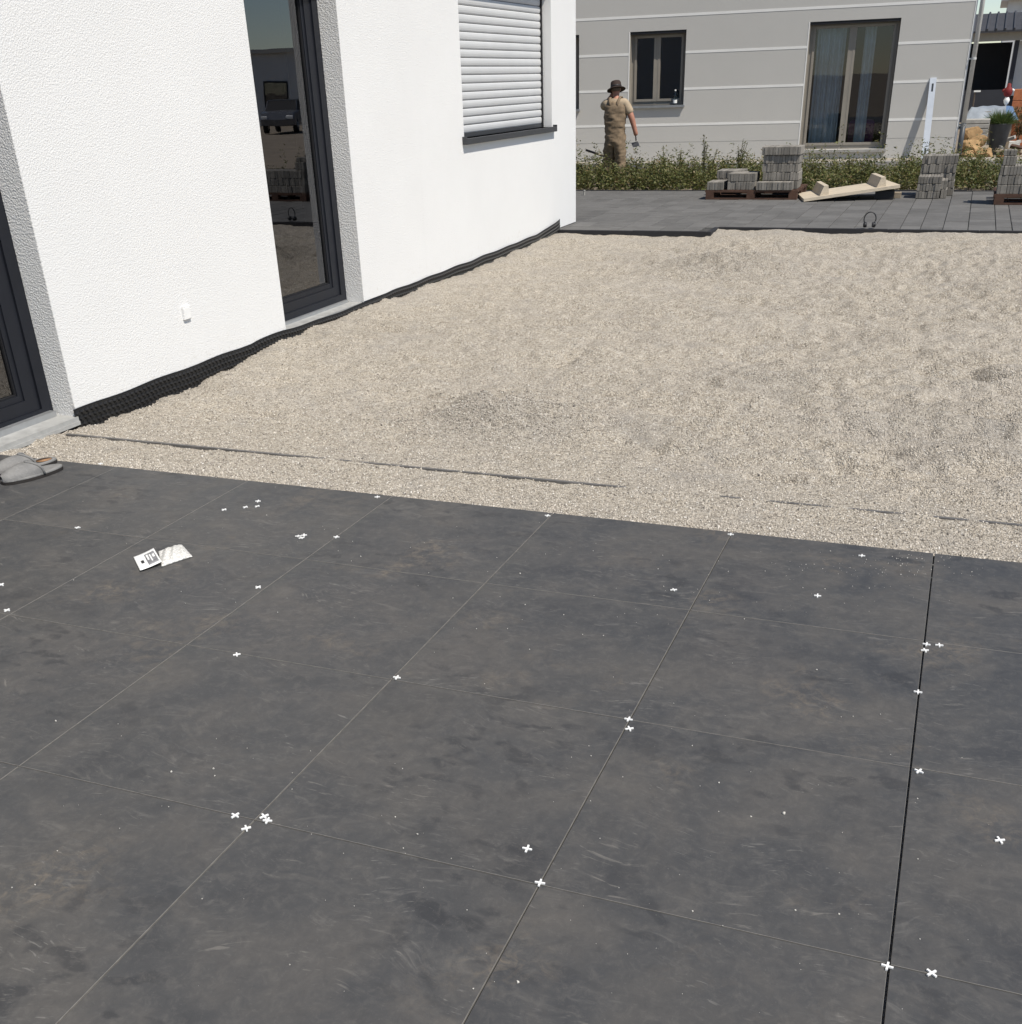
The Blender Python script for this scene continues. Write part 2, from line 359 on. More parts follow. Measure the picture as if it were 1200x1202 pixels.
# ---- terrace of dark square tiles
terrace = MB().box(WX+.02, 3.4, -2.2, T0Y-.006, -.2, -.0215).build('terrace', M['gravel']); tag(terrace, kind='structure')
tile_mesh = {}
def tile(x0, x1, y0, y1, dz, tilt):
    w, d = round(x1-x0, 4), round(y1-y0, 4)
    if (w, d) not in tile_mesh:
        tile_mesh[(w, d)] = MB().cbox(-w/2, w/2, -d/2, d/2, -.02, 0, .0008).mesh('tile'); tile_mesh[(w, d)].materials.append(M['tile']); tile_mesh[(w, d)].materials.append(M['tile_edge'])
        for pl_ in tile_mesh[(w, d)].polygons: pl_.material_index = 0 if pl_.normal.z > .9 else 1
    link('tile', tile_mesh[(w, d)], terrace, ((x0+x1)/2, (y0+y1)/2, dz), tilt)
JX = {3: .0030, 2: .0021, 1: .0017, 0: .0016}
for k in range(-3, 7):
    for j in range(0, 8):
        xa, xb = T0X+(k-4)*TS, T0X+(k-3)*TS
        if k == -3: xa = WX+.03
        if xb > 3.4: continue
        y1 = T0Y-j*TS; y0 = y1-TS
        gl_, gr_ = JX.get(k-1, .0015), JX.get(k, .0015)
        tile(xa+gl_, xb-gr_, y0+.0015, y1-(.0015 if j else 0), random.uniform(-.0006,.0006), (random.uniform(-.0007,.0007), random.uniform(-.0007,.0007), 0))

# ---- gravel
wallY = [4.0,4.9,5.15,5.9,6.5,6.95,7.4,8.6,8.9,9.6,10.7,11.5,12.2,13.2,13.8,14.6]
wallG = [-.02,-.045,-.07,-.085,-.06,-.015,-.005,.012,-.005,-.012,-.03,-.03,-.012,-.005,.01,.0]
HEAPS = [(onz(585,485,0), .50, .10), (onz(850,312,0), .75, .15), (onz(770,300,0), .5, .05), (onz(1010,470,0), .5, .03), (onz(870,262,0), 1.1, .03), (onz(640,276,0), .6, .035), (onz(1130,440,0), .7, .035)]
def gravel_h(x, y):
    x = np.asarray(x, float); y = np.asarray(y, float)
    amp = np.clip((y-4.75)/.8, .0, 1)*np.clip((14.1-y)/.8, .25, 1)*np.clip(.9+(x+2.4)*.16, .65, 1.45)
    h = -.038+amp*(.024*vnoise(x,y,.75,1)+.032*vnoise(x*.5+y*.15,y*1.9,.30,2)+.030*vnoise(x*.5,y*1.8,.16,3)+.019*vnoise(x,y*1.2,.075,4))
    dent = np.clip((vnoise(x,y,.19,40)+.6*vnoise(x,y,.5,41))-.75, 0, 1); h -= .11*dent*amp
    h += .0030*vnoise(x,y,.035,5)
    ridge = np.clip(vnoise(x*.55+y*.12,y*2.6,.22,6), 0, 1)**2; h -= .032*ridge*amp
    for c, r, hh in HEAPS:
        d = np.hypot(x-c.x, y-c.y)/r; h += hh*np.exp(-2.2*d*d)*(1+.35*vnoise(x,y,.12,8))
    h += np.clip((y-12.6)/1.5, 0, 1)*(.040+.022*vnoise(x,y,.5,9)+.018*(x>HX))
    g = np.interp(y, wallY, wallG); w = np.clip(1-(x-WX)/.42, 0, 1); w = w*w*(3-2*w); h = h*(1-w)+(g+.020*vnoise(x,y,.16,10)+.010*vnoise(x,y,.05,14))*w
    w2 = np.clip(1-(y-T0Y)/.30, 0, 1); w2 = w2*w2*(3-2*w2); h = h*(1-w2)+(-.0135+.003*vnoise(x,y,.05,11))*w2
    # strip screeded along the buried rail
    w3 = np.exp(-((y-4.74)/.12)**2)*np.clip((x-WX)/.3, 0, 1); h = h*(1-w3)+(-.0195-.0060*(x<-1.35)+.006*vnoise(x,y*.6,.42,12)+.0060*vnoise(x,y,.06,13))*w3
    return h
gx = np.concatenate([np.arange(WX-.03, 2.2, .022), np.linspace(2.2, 11, 90)[1:]]); gy = np.arange(T0Y-.003, 14.26, .022)
GX, GY = np.meshgrid(gx, gy, indexing='ij'); GZ = gravel_h(GX, GY); nx, ny = GX.shape
idx = np.arange(nx*ny).reshape(nx, ny)
Q = np.stack([idx[:-1,:-1], idx[1:,:-1], idx[1:,1:], idx[:-1,1:]], -1).reshape(-1, 4)
gr = link('gravel_bed', np_mesh('gravel_bed', np.stack([GX,GY,GZ], -1).reshape(-1,3), Q, M['gravel'], True)); tag(gr, kind='structure')
# loose chippings lying on the bed (real grains)
def grains(name, P, size, mat):
    n = len(P); base = np.array([(1,0,0),(-1,0,0),(0,1,0),(0,-1,0),(0,0,1),(0,0,-1)], float)
    tri = np.array([(0,2,4),(2,1,4),(1,3,4),(3,0,4),(2,0,5),(1,2,5),(3,1,5),(0,3,5)])
    s = size[:,None,None]*rng.uniform(.55,1.25,(n,6,1)); A = rng.normal(size=(n,3,3)); Qm, _ = np.linalg.qr(A)
    V = np.einsum('nij,kj->nki', Qm, base)*s+P[:,None,:]
    T = (tri[None]+6*np.arange(n)[:,None,None]).reshape(-1,3)
    return link(name, np_mesh(name, V.reshape(-1,3), T, mat))
n = 76000
px_ = rng.uniform(WX+.01, 1.6, n); py_ = T0Y+.004+(7.6-T0Y)*rng.power(.62, n)
keep = rng.uniform(size=n) < np.clip(1.15-(py_-T0Y)/4, .3, 1); px_, py_ = px_[keep], py_[keep]
sz = rng.gamma(6, .00042, len(px_))+.0011
gg = grains('gravel_chippings', np.stack([px_,py_,gravel_h(px_,py_)+sz*.35], -1), sz, M['grain']); tag(gg, 'loose beige gravel chippings lying on the bed', 'gravel', kind='stuff')
n2 = 16000
c2 = [(HEAPS[0][0], .5), (HEAPS[1][0], .7)]
hx = np.concatenate([rng.normal(c.x, s_*.55, n2//2) for c, s_ in c2]); hy = np.concatenate([rng.normal(c.y, s_*.55, n2//2) for c, s_ in c2])
sz = rng.gamma(6, .00045, n2)+.0016
gg = grains('gravel_heap_stones', np.stack([hx,hy,gravel_h(hx,hy)+sz*.4], -1), sz, M['grain_grey']); tag(gg, 'coarser grey stones scattered over the two low gravel heaps', 'gravel', kind='stuff')
# crumbs on the tiles
P = []
def crumb(cx, cy, sx, sy, k):
    for _ in range(k):
        q = onz(random.gauss(cx, sx), random.gauss(cy, sy), 0); 
        if WX+.05 < q.x < 1.5 and q.y < T0Y-.004: P.append((q.x, q.y, .0012))
for a in [(1040,668,60,8,90),(950,690,90,30,40),(1085,655,40,4,50),(700,700,160,60,40),(640,900,260,160,60),(250,640,140,50,30),(900,1000,200,140,50),(250,950,180,140,40),(500,650,150,40,25)]: crumb(*a)
P = np.array(P); sz = rng.gamma(2, .00055, len(P))+.0006
tag(grains('tile_crumbs', P, sz, simple('crumb_pale', (.52,.50,.46), .9, .3, 90)), 'pale gravel crumbs scattered over the dark tiles', 'gravel', kind='stuff')

# ---- kerb and rear paving
PZ = .04
kerb = tag(thing('kerb', None, None), kind='structure')
def kerb_run(x0, x1, y, name='kerb_stone'):
    x = x0
    while x < x1-.05:
        e = min(x+1.0, x1); MB().cbox(x+.002, e-.002, y+.02, y+.058, -.2, PZ+.006+random.uniform(-.003,.003), .004).build(name, M['kerb'], kerb); x = e
kerb_run(WX+.0, HX, HY_L); kerb_run(HX+.06, 11, HY_R)
MB().cbox(HX+.001, HX+.058, HY_L+.022, HY_R+.056, -.2, PZ+.004, .004).build('kerb_stone', M['kerb'], kerb)
PFAR = 19.0
kerb_far = MB(); x = -9.0
while x < 11: MB().cbox(x+.002, x+.998, PFAR+.02, PFAR+.078, -.2, PZ+.012+random.uniform(-.004,.004), .004).build('kerb_stone', M['kerb'], kerb); x += 1.0
pav = MB().box(-9, HX+.03, HY_L+.058, PFAR+.02, -.2, PZ-.014).box(HX+.03, 11, HY_R+.058, PFAR+.02, -.2, PZ-.0145).build('back_paving', M['joint_sand']); tag(pav, kind='structure')
slabs = []; x = -9.0; W = [.15,.2,.25,.30,.175,.225,.275]
rs = random.Random(5)
while x < 6:
    w = rs.choice(W); ys = (HY_L if x+w <= HX+.02 else HY_R)+.06
    if ys == HY_R+.06 and x < HX+.06 and x+w > HX: ys = HY_R+.06
    y = ys
    while y < PFAR:
        L = rs.choice([.30,.36,.42,.48]); e = min(y+L, PFAR+.015)
        if e-y > .05: slabs.append((x, x+w, y, e))
        y = e
    x += w
def visible(s):
    cx, cy = (s[0]+s[1])/2, (s[2]+s[3])/2
    q = Vector((cx, cy, PZ))-CAM; d = q.dot(FWD); u = PPX+F*q.dot(RT)/d
    return (676 < u < 1215), d
vis = sorted([s for s in slabs if visible(s)[0]], key=lambda s: visible(s)[1]-2*(s[1]-s[0]))
near = vis[:300]; nearset = set(near); sm = {}
for s in near:
    w, d = round(s[1]-s[0],3), round(s[3]-s[2],3)
    if (w,d) not in sm: sm[(w,d)] = MB().cbox(-w/2+.0035, w/2-.0035, -d/2+.003, d/2-.003, -.05, 0, .004).mesh('paving_slab'); sm[(w,d)].materials.append(M['slab'])
    link('paving_slab', sm[(w,d)], pav, ((s[0]+s[1])/2, (s[2]+s[3])/2, PZ+rs.uniform(-.0025,.0025)), (rs.uniform(-.003,.003), rs.uniform(-.004,.004), 0))
rest = MB()
for s in slabs:
    if s not in nearset: rest.cbox(s[0]+.0035, s[1]-.0035, s[2]+.003, s[3]-.003, PZ-.05, PZ+rs.uniform(-.002,.002), .004)
tag(rest.build('paving_slabs_far', M['slab'], pav), kind='stuff')

# ================================================================== WHITE HOUSE
house = thing('white_house', 'white rendered house with dark patio doors and a closed roller shutter', 'house', (WX, 4, -.2))
hl = Vector((WX, 4, -.2))
class HB(MB):                                        # builds in world coordinates, linked under the house
    def put(s, name, mat, parent=None, smooth=False):
        if parent is None or parent == house: s.v = [tuple(Vector(p)-hl) for p in s.v]; return s.build(name, mat, house, smooth)
        s.v = [tuple(Vector(p)-hl) for p in s.v]; return s.build(name, mat, parent, smooth)
D1 = (7.35, 8.635, .03, 2.55); D0 = (3.2, 4.975, -.02, 2.55); WN = (11.0, 13.665, 1.205, 2.6)
HEND, HTOP, ZB = 14.585, 5.4, .05
ub = sorted({-6.0, D0[0], D0[1], D1[0], D1[1], WN[0], WN[1], HEND})
wall = HB(); th = .36
for a, b in zip(ub[:-1], ub[1:]):
    op = next((o for o in (D0, D1, WN) if o[0] <= a+1e-6 and o[1] >= b-1e-6), None)
    if op is None: wall.box(WX-th, WX, a, b, ZB, HTOP)
    else:
        wall.box(WX-th, WX, a, b, op[3], HTOP)
        if op[2] > .1: wall.box(WX-th, WX, a, b, ZB, op[2])
wall.box(WX-8.6, WX-th, HEND-.36, HEND, ZB, HTOP); wall.box(WX-8.6, WX-8.24, -6, HEND-.36, ZB, HTOP); wall.box(WX-8.24, WX-th, -6, -5.64, ZB, HTOP)
wall.put('wall', M['white_render'])
# render of the jambs runs down to the gravel beside the doors
HB().box(WX-.20, WX-.001, D0[1]+.0005, D0[1]+.012, -.1, ZB).put('jamb_foot', M['white_render'])
pl = HB()
for a, b in ((-6, D0[0]), (D0[1], D1[0]), (D1[1], HEND)): pl.box(WX-th, WX-.012, a+.001, b-.001, -.2, ZB)
for d in (D0, D1): pl.box(WX-th, WX-.03, d[0]-.001, d[1]+.001, -.2, d[2]-.03)
pl.put('plinth', M['plinth'])
rf = HB().add([(WX+.5,-6.5,HTOP-.1),(WX-9.1,-6.5,HTOP-.1),(WX-4.3,-6.5,HTOP+2.6),(WX+.5,15.1,HTOP-.1),(WX-9.1,15.1,HTOP-.1),(WX-4.3,15.1,HTOP+2.6)], [(0,2,5,3),(2,1,4,5),(0,1,2),(3,5,4),(0,3,4,1)]).put('roof', M['roof_dark'])
HB().box(WX-8.2, WX-.75, -5.6, 14.2, 2.75, 2.8).box(WX-8.2, WX-.75, -5.6, 14.2, -.12, -.1).box(WX-4, WX-3.9, -5.6, 14.2, -.1, 2.75).put('room', M['room'])
M['reveal_render'] = m_render('reveal_render', (.72,.715,.705), .8, sc=110)  # wall render toned darker and rougher, jamb shade put into the material
for d in (D0, D1): HB().box(WX-.168, WX-.002, d[1]-.003, d[1]-.0002, d[2]+.013, d[3]).put('reveal', M['reveal_render'])
# outlet cover on the wall
oc = HB().cbox(WX-.001, WX+.016, 6.122, 6.198, .355, .445, .004).put('outlet_cover', M['white_render']); HB().box(WX+.0155, WX+.019, 6.128, 6.192, .360, .43).put('hinged_lid', M['white_plastic'], oc)
# patio door beyond the outlet
def frame_ring(mb, x0, x1, y0, y1, z0, z1, w):
    mb.box(x0, x1, y0, y0+w, z0, z1).box(x0, x1, y1-w, y1, z0, z1).box(x0, x1, y0+w, y1-w, z1-w, z1).box(x0, x1, y0+w, y1-w, z0, z0+w); return mb
xr = WX-.17
def patio_door(d, name):
    y0, y1, z0, z1 = d
    fr = frame_ring(HB(), xr-.08, xr, y0, y1, z0, z1, .085).put(name, M['anthracite'])
    sash = frame_ring(HB(), xr-.095, xr-.012, y0+.088, y1-.088, z0+.06, z1-.088, .10)
    frame_ring(sash, xr-.06, xr-.022, y0+.189, y1-.189, z0+.161, z1-.189, .035)
    sash = sash.put('sash', M['anthracite'], fr)
    frame_ring(HB(), xr-.05, xr-.030, y0+.225, y1-.225, z0+.197, z1-.225, .008).put('gasket', M['anth_dark'], fr)
    HB().add([(xr-.043,y0+.226,z0+.198),(xr-.043,y1-.226,z0+.198),(xr-.043,y1-.226,z1-.226),(xr-.043,y0+.226,z1-.226)], [(0,1,2,3)]).put('pane', M['glass_dark'], fr)
    return fr
pd = patio_door(D1, 'patio_door')
HB().box(xr-.03, WX-.02, D1[0]+.002, D1[1]-.002, D1[2]-.028, D1[2]+.012).put('threshold', M['threshold'], pd)
HB().box(xr+.001, xr+.03, D1[0]+.004, D1[1]-.03, D1[2]+.0125, D1[2]+.034).put('drip_rail', M['alu'], pd)
pd0 = patio_door(D0, 'patio_door')
th0 = HB().box(xr-.03, WX+.012, D0[0]+.002, D0[1]-.002, -.012, .012).box(xr+.05, WX+.02, D0[0], D0[1]-.004, -.035, -.0125).put('threshold', M['threshold'], pd0)
HB().box(xr+.001, xr+.045, D0[0]+.004, D0[1]-.03, .0125, .045).put('drip_rail', M['alu'], pd0)
# window with lowered roller shutter
win = HB()
win.box(WX-.02, WX-.0005, 0, 0, 0, 0) if False else None
win = frame_ring(HB(), WX-.24, WX-.17, WN[0]+.001, WN[1]-.001, WN[2]+.02, WN[3], .08).put('window', M['anthracite'])
HB().box(WX-.205, WX-.2, WN[0]+.08, WN[1]-.08, WN[2]+.1, WN[3]-.08).put('pane', M['glass'], win)
sill = HB().box(WX-.17, WX+.048, WN[0]-.035, WN[1]+.035, WN[2]-.018, WN[2]).box(WX+.036, WX+.05, WN[0]-.036, WN[1]+.036, WN[2]-.052, WN[2]+.001)
sill.box(WX+.0005, WX+.05, WN[0]-.05, WN[0]-.0355, WN[2]-.052, WN[2]+.02).box(WX+.0005, WX+.05, WN[1]+.0355, WN[1]+.05, WN[2]-.052, WN[2]+.02)
sill.put('sill', M['sill_dark'], win)
for yy in (WN[0]+.0005, WN[1]-.0305): HB().box(WX-.155, WX-.105, yy, yy+.03, WN[2]+.001, WN[3]).put('guide_rail', M['anth_dark'], win)
HB().box(WX-.14, WX-.118, WN[0]+.031, WN[1]-.031, WN[2]+.001, WN[2]+.036).put('bottom_rail', M['sill_dark'], win)
pitch = .0748; k = 0; z = WN[2]+.037
prof = [(-.142,0),(-.128,.002),(-.1225,.012),(-.1195,.03),(-.1195,.046),(-.1225,.062),(-.128,.0705),(-.142,.0725)]
while z < WN[3]-.02:
    mb = HB(); n_ = len(prof); v = [(WX+dx, y, z+dz) for y in (WN[0]+.025, WN[1]-.025) for dx, dz in prof]
    mb.add(v, [(i, i+1, n_+i+1, n_+i) for i in range(n_-1)]+[(n_-1, 0, n_, 2*n_-1), tuple(range(n_)), tuple(range(2*n_-1, n_-1, -1))])
    mb.put('shutter_slat', M['shutter'], win); z += pitch

# black dimpled drainage sheet along the foot of the wall
def zt(y): return float(np.interp(y, [4.9,6.85,6.95,7.3,7.9,8.6,9.2,11,12.3,13.0,13.4,13.86], [.052,.050,.058,.060,.038,.040,.050,.056,.066,.075,.10,.16]))+.004*math.sin(y*9)
def xo(y): return WX+.0025+ (.004*math.sin(y*5.3)+.004 if y > 6.9 else .0015)+float(np.interp(y, [10.5,12,13.2,13.86],[0,.012,.02,.03]))*(.6+.4*math.sin(y*7))
mem = MB(); ys = np.arange(4.955, 13.87, .045); zb = -.16
for sgn in (0, -.0025):
    v = []
    for y in ys: v += [(xo(y)+sgn, y, zb), (xo(y)+sgn, y, zt(y))]
    mem.add(v, [(2*i, 2*i+2, 2*i+3, 2*i+1) for i in range(len(ys)-1)])
mem.tube([(xo(y)-.001, y, zt(y)) for y in ys], .004, 5)
pt = .042
for i, y in enumerate(np.arange(4.98, 13.84, pt)):
    for j in range(6):
        z = zt(y)-.026-j*.036; yy = y+(pt/2 if j % 2 else 0); x = xo(yy)
        if z < gravel_h(x, yy)-.03: break
        n_ = 6; v = []
        for r, dx in ((.0165, 0), (.010, .013)): v += [(x+dx, yy+r*math.cos(2*math.pi*k/n_), z+r*math.sin(2*math.pi*k/n_)) for k in range(n_)]
        mem.add(v, [(k, (k+1) % n_, n_+(k+1) % n_, n_+k) for k in range(n_)]+[tuple(range(n_, 2*n_))])
memo = mem.build('drainage_membrane', M['membrane']); tag(memo, 'black dimpled drainage sheet along the foot of the white wall', 'membrane')

# half-buried screed rail in the gravel
rail = MB(); rail.box(WX+.12, 2.6, 4.731, 4.749, -.05, -.0182)
tag(rail.build('screed_rail', simple('rail_grey', (.12,.115,.11), .6, .3, 20)), 'thin grey screed rail half buried in the gravel beside the tiles', 'rail')

# ================================================================== GREY HOUSE
GA = .05472; GP = Vector((-2, 25, .05))
gh = thing('grey_house', 'grey rendered house with white horizontal bands and a downpipe', 'house', GP, GA)
S0, S1, GTOP = -13.0, 1.65, 6.0; GB = .08
win_s = (-4.94, -3.78, 1.13, 2.465); door_s = (-1.36, .33, .25, 2.49); win_l = (-7.2, -6.02, 1.10, 2.46)   # z relative to GP
ops = (win_l, win_s, door_s)
us = sorted({S0, S1, *[o[0] for o in ops], *[o[1] for o in ops]})
wl = MB()
for a, b in zip(us[:-1], us[1:]):
    op = next((o for o in ops if o[0] <= a+1e-6 and o[1] >= b-1e-6), None)
    if op is None: wl.box(a, b, 0, .36, GB, GTOP)
    else: wl.box(a, b, 0, .36, op[3], GTOP); wl.box(a, b, 0, .36, GB, op[2])
wl.box(S1-.36, S1, .36, 9, GB, GTOP).box(S0, S0+.36, .36, 9, GB, GTOP).box(S0+.36, S1-.36, 8.64, 9, GB, GTOP)
wl.build('wall', M['grey_render'], gh)
MB().box(S0-.004, S1-.012, .02, .36, -.25, GB-.001).build('plinth', M['concrete'], gh)
MB().add([(S0-.5,-.6,GTOP-.1),(S1+.5,-.6,GTOP-.1),(S1+.5,9.6,GTOP-.1),(S0-.5,9.6,GTOP-.1),(S0-.5,4.5,GTOP+3),(S1+.5,4.5,GTOP+3)], [(0,1,5,4),(2,3,4,5),(1,2,5),(3,0,4),(3,2,1,0)]).build('roof', M['roof_dark'], gh)
MB().box(S0+.4, S1-.4, 3.4, 3.45, .1, 2.8).box(S0+.4, S1-.4, .4, 3.4, .06, .1).box(S0+.4, S1-.4, .4, 3.4, 2.75, 2.8).box(-2.6, -2.5, .4, 3.4, .1, 2.75).build('room', M['room'], gh)
bz = [.765+.652*i for i in range(8)]
for zc in bz:
    segs = [(S0, S1-.03)]
    for o in ops:
        if o[2] < zc+.022 and o[3] > zc-.022:
            segs = [q for s_ in segs for q in ([(s_[0], o[0]), (o[1], s_[1])] if s_[0] < o[0] and s_[1] > o[1] else [s_])]
    for a, b in segs: MB().box(a, b, -.004, .01, zc-.022, zc+.022).build('band', M['band'], gh)
MB().box(S0, -1.37, -.002, .01, .435, .441).build('base_joint', M['concrete'], gh); MB().box(.34, S1-.03, -.002, .01, .435, .441).build('base_joint', M['concrete'], gh)
for o in ops:   # white edge bead round the openings' left side
    MB().box(o[0]-.022, o[0]-.0005, -.005, .01, o[2], o[3]).build('edge_bead', M['band'], gh)
MB().box(S1-.03, S1+.003, -.006, .03, GB, GTOP).build('edge_bead', M['band'], gh)
def ring_xz(mb, x0, x1, z0, z1, w, y0, y1):
    return mb.box(x0, x0+w, y0, y1, z0, z1).box(x1-w, x1, y0, y1, z0, z1).box(x0+w, x1-w, y0, y1, z1-w, z1).box(x0+w, x1-w, y0, y1, z0, z0+w)
def gwin(o, split, name, sillp):
    x0, x1, z0, z1 = o; y0 = .17
    f = ring_xz(MB(), x0+.001, x1-.001, z0+.001, z1-.001, .07, y0, y0+.08).build(name, M['taupe_frame'], gh)
    xm = x0+(x1-x0)*split
    MB().box(xm-.022, xm+.022, y0-.012, y0+.07, z0+.071, z1-.071).build('mullion', M['taupe_frame'], f)
    for a, b in ((x0+.072, xm-.0225), (xm+.0225, x1-.072)):
        s_ = ring_xz(MB(), a, b, z0+.072, z1-.072, .045, y0-.016, y0+.06).build('sash', M['taupe_frame'], f)
        MB().add([(a+.044,y0+.02,z0+.115),(b-.044,y0+.02,z0+.115),(b-.044,y0+.02,z1-.115),(a+.044,y0+.02,z1-.115)], [(0,1,2,3)]).build('pane', M['glass'], f)
    MB().box(x0+.0005, x0+.012, .02, y0-.001, z0+.02, z1).build('guide_rail', M['taupe_frame'], f); MB().box(x1-.012, x1-.0005, .02, y0-.001, z0+.02, z1).build('guide_rail', M['anth_dark'], f)  # right rail coloured near black, painting in the opening's shaded side
    MB().box(x0, x1, .01, y0-.001, z1-.05, z1-.0005).build('shutter_box', M['anth_dark'], f)
    if sillp: MB().box(x0-.03, x1+.03, -.055, y0, z0-.022, z0).box(x0-.03, x1+.03, -.058, -.045, z0-.045, z0).build('sill', M['alu'], f)
    return f
gwin(win_s, .47, 'window', True); gwin(win_l, .5, 'window', True); gd = gwin(door_s, .49, 'patio_door', False)
MB().box(door_s[0]-.02, door_s[1]+.02, -.05, .13, door_s[2]-.05, door_s[2]-.001).build('threshold', M['concrete'], gd)
def curtain(x0, x1, z0, z1, y, mat):
    xs = np.arange(x0, x1, .012); v = []
    for x in xs:
        d = .030*math.sin(x*62)+.012*math.sin(x*23); v += [(x, y+d, z0), (x, y+d, z1)]
    return MB().add(v, [(2*i, 2*i+2, 2*i+3, 2*i+1) for i in range(len(xs)-1)]).build('curtain', mat, gd, True)
curtain(-1.22, -.66, .3, 2.4, .42, M['curtain']); curtain(-.32, -.1, .3, 2.4, .5, M['curtain'])
MB().cbox(-.45, .05, .75, 1.2, .3, .75, .05).build('armchair', M['purple'], gd)
# downpipe
dp = MB().tube([(S1+.085, -.01, .66), (S1+.085, -.01, GTOP-.15)], .043, 14).build('downpipe', M['zinc'], gh, True)
MB().tube([(S1+.085, -.01, -.02), (S1+.085, -.01, .67)], .05, 14).build('standpipe', M['pot'], dp, True)
for z in (.62, 1.75, 3.2, 4.7): MB().tube([(S1+.085,-.01,z), (S1+.085,-.01,z+.035)], .05, 14).box(S1+.002, S1+.06, -.02, 0, z+.005, z+.03).build('pipe_clamp', M['zinc'], dp)
# concrete edging row in front of the grey house
edg = thing('garden_edging', 'row of grey concrete edging blocks behind the weeds along the grey house', 'edging', (-9, 23.6, -.22))
for i in range(18):
    L = .55; MB().cbox(i*L+.004, (i+1)*L-.004, 0, .10, 0, .385+random.uniform(-.008,.008), .008).build('edging_block', M['concrete'], edg, rot=(0,0,0))
soil = MB().box(-11, 3.5, PFAR+.08, 25.4, -.215, -.01).build('planting_bed', M['earth']); tag(soil, kind='structure')
MB().box(-11, .9, 23.7, 25.05, -.0095, .13).build('gravel_strip', M['gravel'], soil)

# ---- straightedge leaning on the grey wall
def gl_(s, d, z): return GP+Vector((s*math.cos(GA)-d*math.sin(GA), s*math.sin(GA)+d*math.cos(GA), z))
base = gl_(1.10, -.33, .03); topp = gl_(1.06, -.012, 1.47); ax = (topp-base); Ls = ax.length; ax.normalize()
side = Vector((math.cos(GA), math.sin(GA), 0)); side = (side-ax*side.dot(ax)).normalized(); nrm = side.cross(ax)
se = thing('straightedge', 'white aluminium straightedge board leaning against the grey wall', 'straightedge', base)
w2, t2 = .06, .010; mb = MB()
def sb(mb, a0, a1, s0, s1, tt=t2): return mb.obox(ax*((a0+a1)/2)+side*((s0+s1)/2), side*((s1-s0)/2), ax*((a1-a0)/2), nrm*tt)
sb(mb, 0, .10, -w2, w2); sb(mb, .10, .24, -w2, -.018); sb(mb, .10, .24, .018, w2); sb(mb, .24, Ls-.24, -w2, w2); sb(mb, Ls-.24, Ls-.10, -w2, -.018); sb(mb, Ls-.24, Ls-.10, .018, w2); sb(mb, Ls-.10, Ls, -w2, w2)
mb.build('board', M['straightedge'], se)
for a0 in (.10, Ls-.24): sb(MB(), a0, a0+.14, -.018, .018, .003).build('grip_slot', M['pot'], se)

# ================================================================== PAVER STACKS, PALLETS, TIMBER
def paver_block(root, x0, y0, z0, nx_, nz_, w=.0405, d=.40, h=.115, rows=1, jig=.006):
    key = (w, d, h)
    if key not in sm: sm[key] = MB().cbox(-w/2+.0015, w/2-.0015, -d/2, d/2, 0, h-.003, .005).mesh('paver'); sm[key].materials.append(M['stack_paver'])
    for k in range(nz_):
        sx = random.uniform(-.012, .012)
        for r in range(rows):
            for i in range(nx_):
                link('paver', sm[key], root, (x0+(i+.5)*w+sx, y0+d/2+r*(d+.01)+random.uniform(-jig,jig), z0+k*h), (0, 0, random.uniform(-.01,.01)))
def pallet(loc, w, d, label):
    t = thing('pallet', label, 'pallet', loc, 0, 'wooden pallets under the paver stacks')
    for i in range(3): MB().box(0, w, i*(d-.09)/2, i*(d-.09)/2+.09, 0, .022).build('bottom_board', M['rust_wood'], t)
    for i in range(3):
        for j in range(3): MB().box(i*(w-.12)/2, i*(w-.12)/2+.12, j*(d-.1)/2, j*(d-.1)/2+.1, .0225, .098).build('block', M['rust_wood'], t)
    nb = 6
    for i in range(nb): MB().box(-.01, w+.01, i*(d-.11)/(nb-1), i*(d-.11)/(nb-1)+.11, .0985, .128).build('top_board', M['rust_wood'], t)
    return t
pz = PZ+.003
pA = pallet((-3.70, 17.62, pz), 1.36, 1.05, 'weathered brown pallet under the tall stepped paver stack')
GS = 'stacks of concrete pavers'
tz = pz+.129
sA = thing('paver_stack', 'five layer tower of thin grey pavers on brown pallet', 'paver stack', (-2.90, 17.80, tz), 0, GS); paver_block(sA, 0, 0, 0, 13, 4); paver_block(sA, -.02, -.03, .460, 14, 1)
sB = thing('paver_stack', 'low single layer of grey pavers before the tall tower', 'paver stack', (-2.95, 17.60, tz), 0, GS); paver_block(sB, 0, 0, 0, 13, 1, d=.18)
sC = thing('paver_stack', 'two layer block of grey pavers at the pallet middle', 'paver stack', (-3.38, 17.66, tz), 0, GS); paver_block(sC, 0, 0, 0, 10, 2)
sD = thing('paver_stack', 'small single layer of grey pavers on the pallet corner', 'paver stack', (-3.68, 17.62, tz), 0, GS); paver_block(sD, 0, 0, 0, 6, 1)
sE = thing('paver_stack', 'low block of grey pavers behind the pallet middle', 'paver stack', (-3.66, 18.20, tz), 0, GS); paver_block(sE, 0, 0, 0, 10, 2)
sF = thing('paver_stack', 'short block of grey pavers at the rear pallet edge', 'paver stack', (-2.62, 18.24, tz), 0, GS); paver_block(sF, 0, 0, 0, 5, 2)
# stack beside the straightedge
sG = thing('paver_stack', 'tall leaning block of grey pavers before the straightedge', 'paver stack', (-.68, 18.30, pz), 0, GS); paver_block(sG, 0, 0, .30, 12, 2, h=.118, d=.36, jig=.012); paver_block(sG, .0, 0, 0, 12, 3, h=.10, d=.36)
sH = thing('paver_stack', 'three layer front row of brownish pavers beside timber panel', 'paver stack', (-.69, 17.86, pz), 0, GS); paver_block(sH, 0, 0, 0, 8, 3, h=.097, jig=.01); paver_block(sH, .335, .03, 0, 2, 2, h=.12)
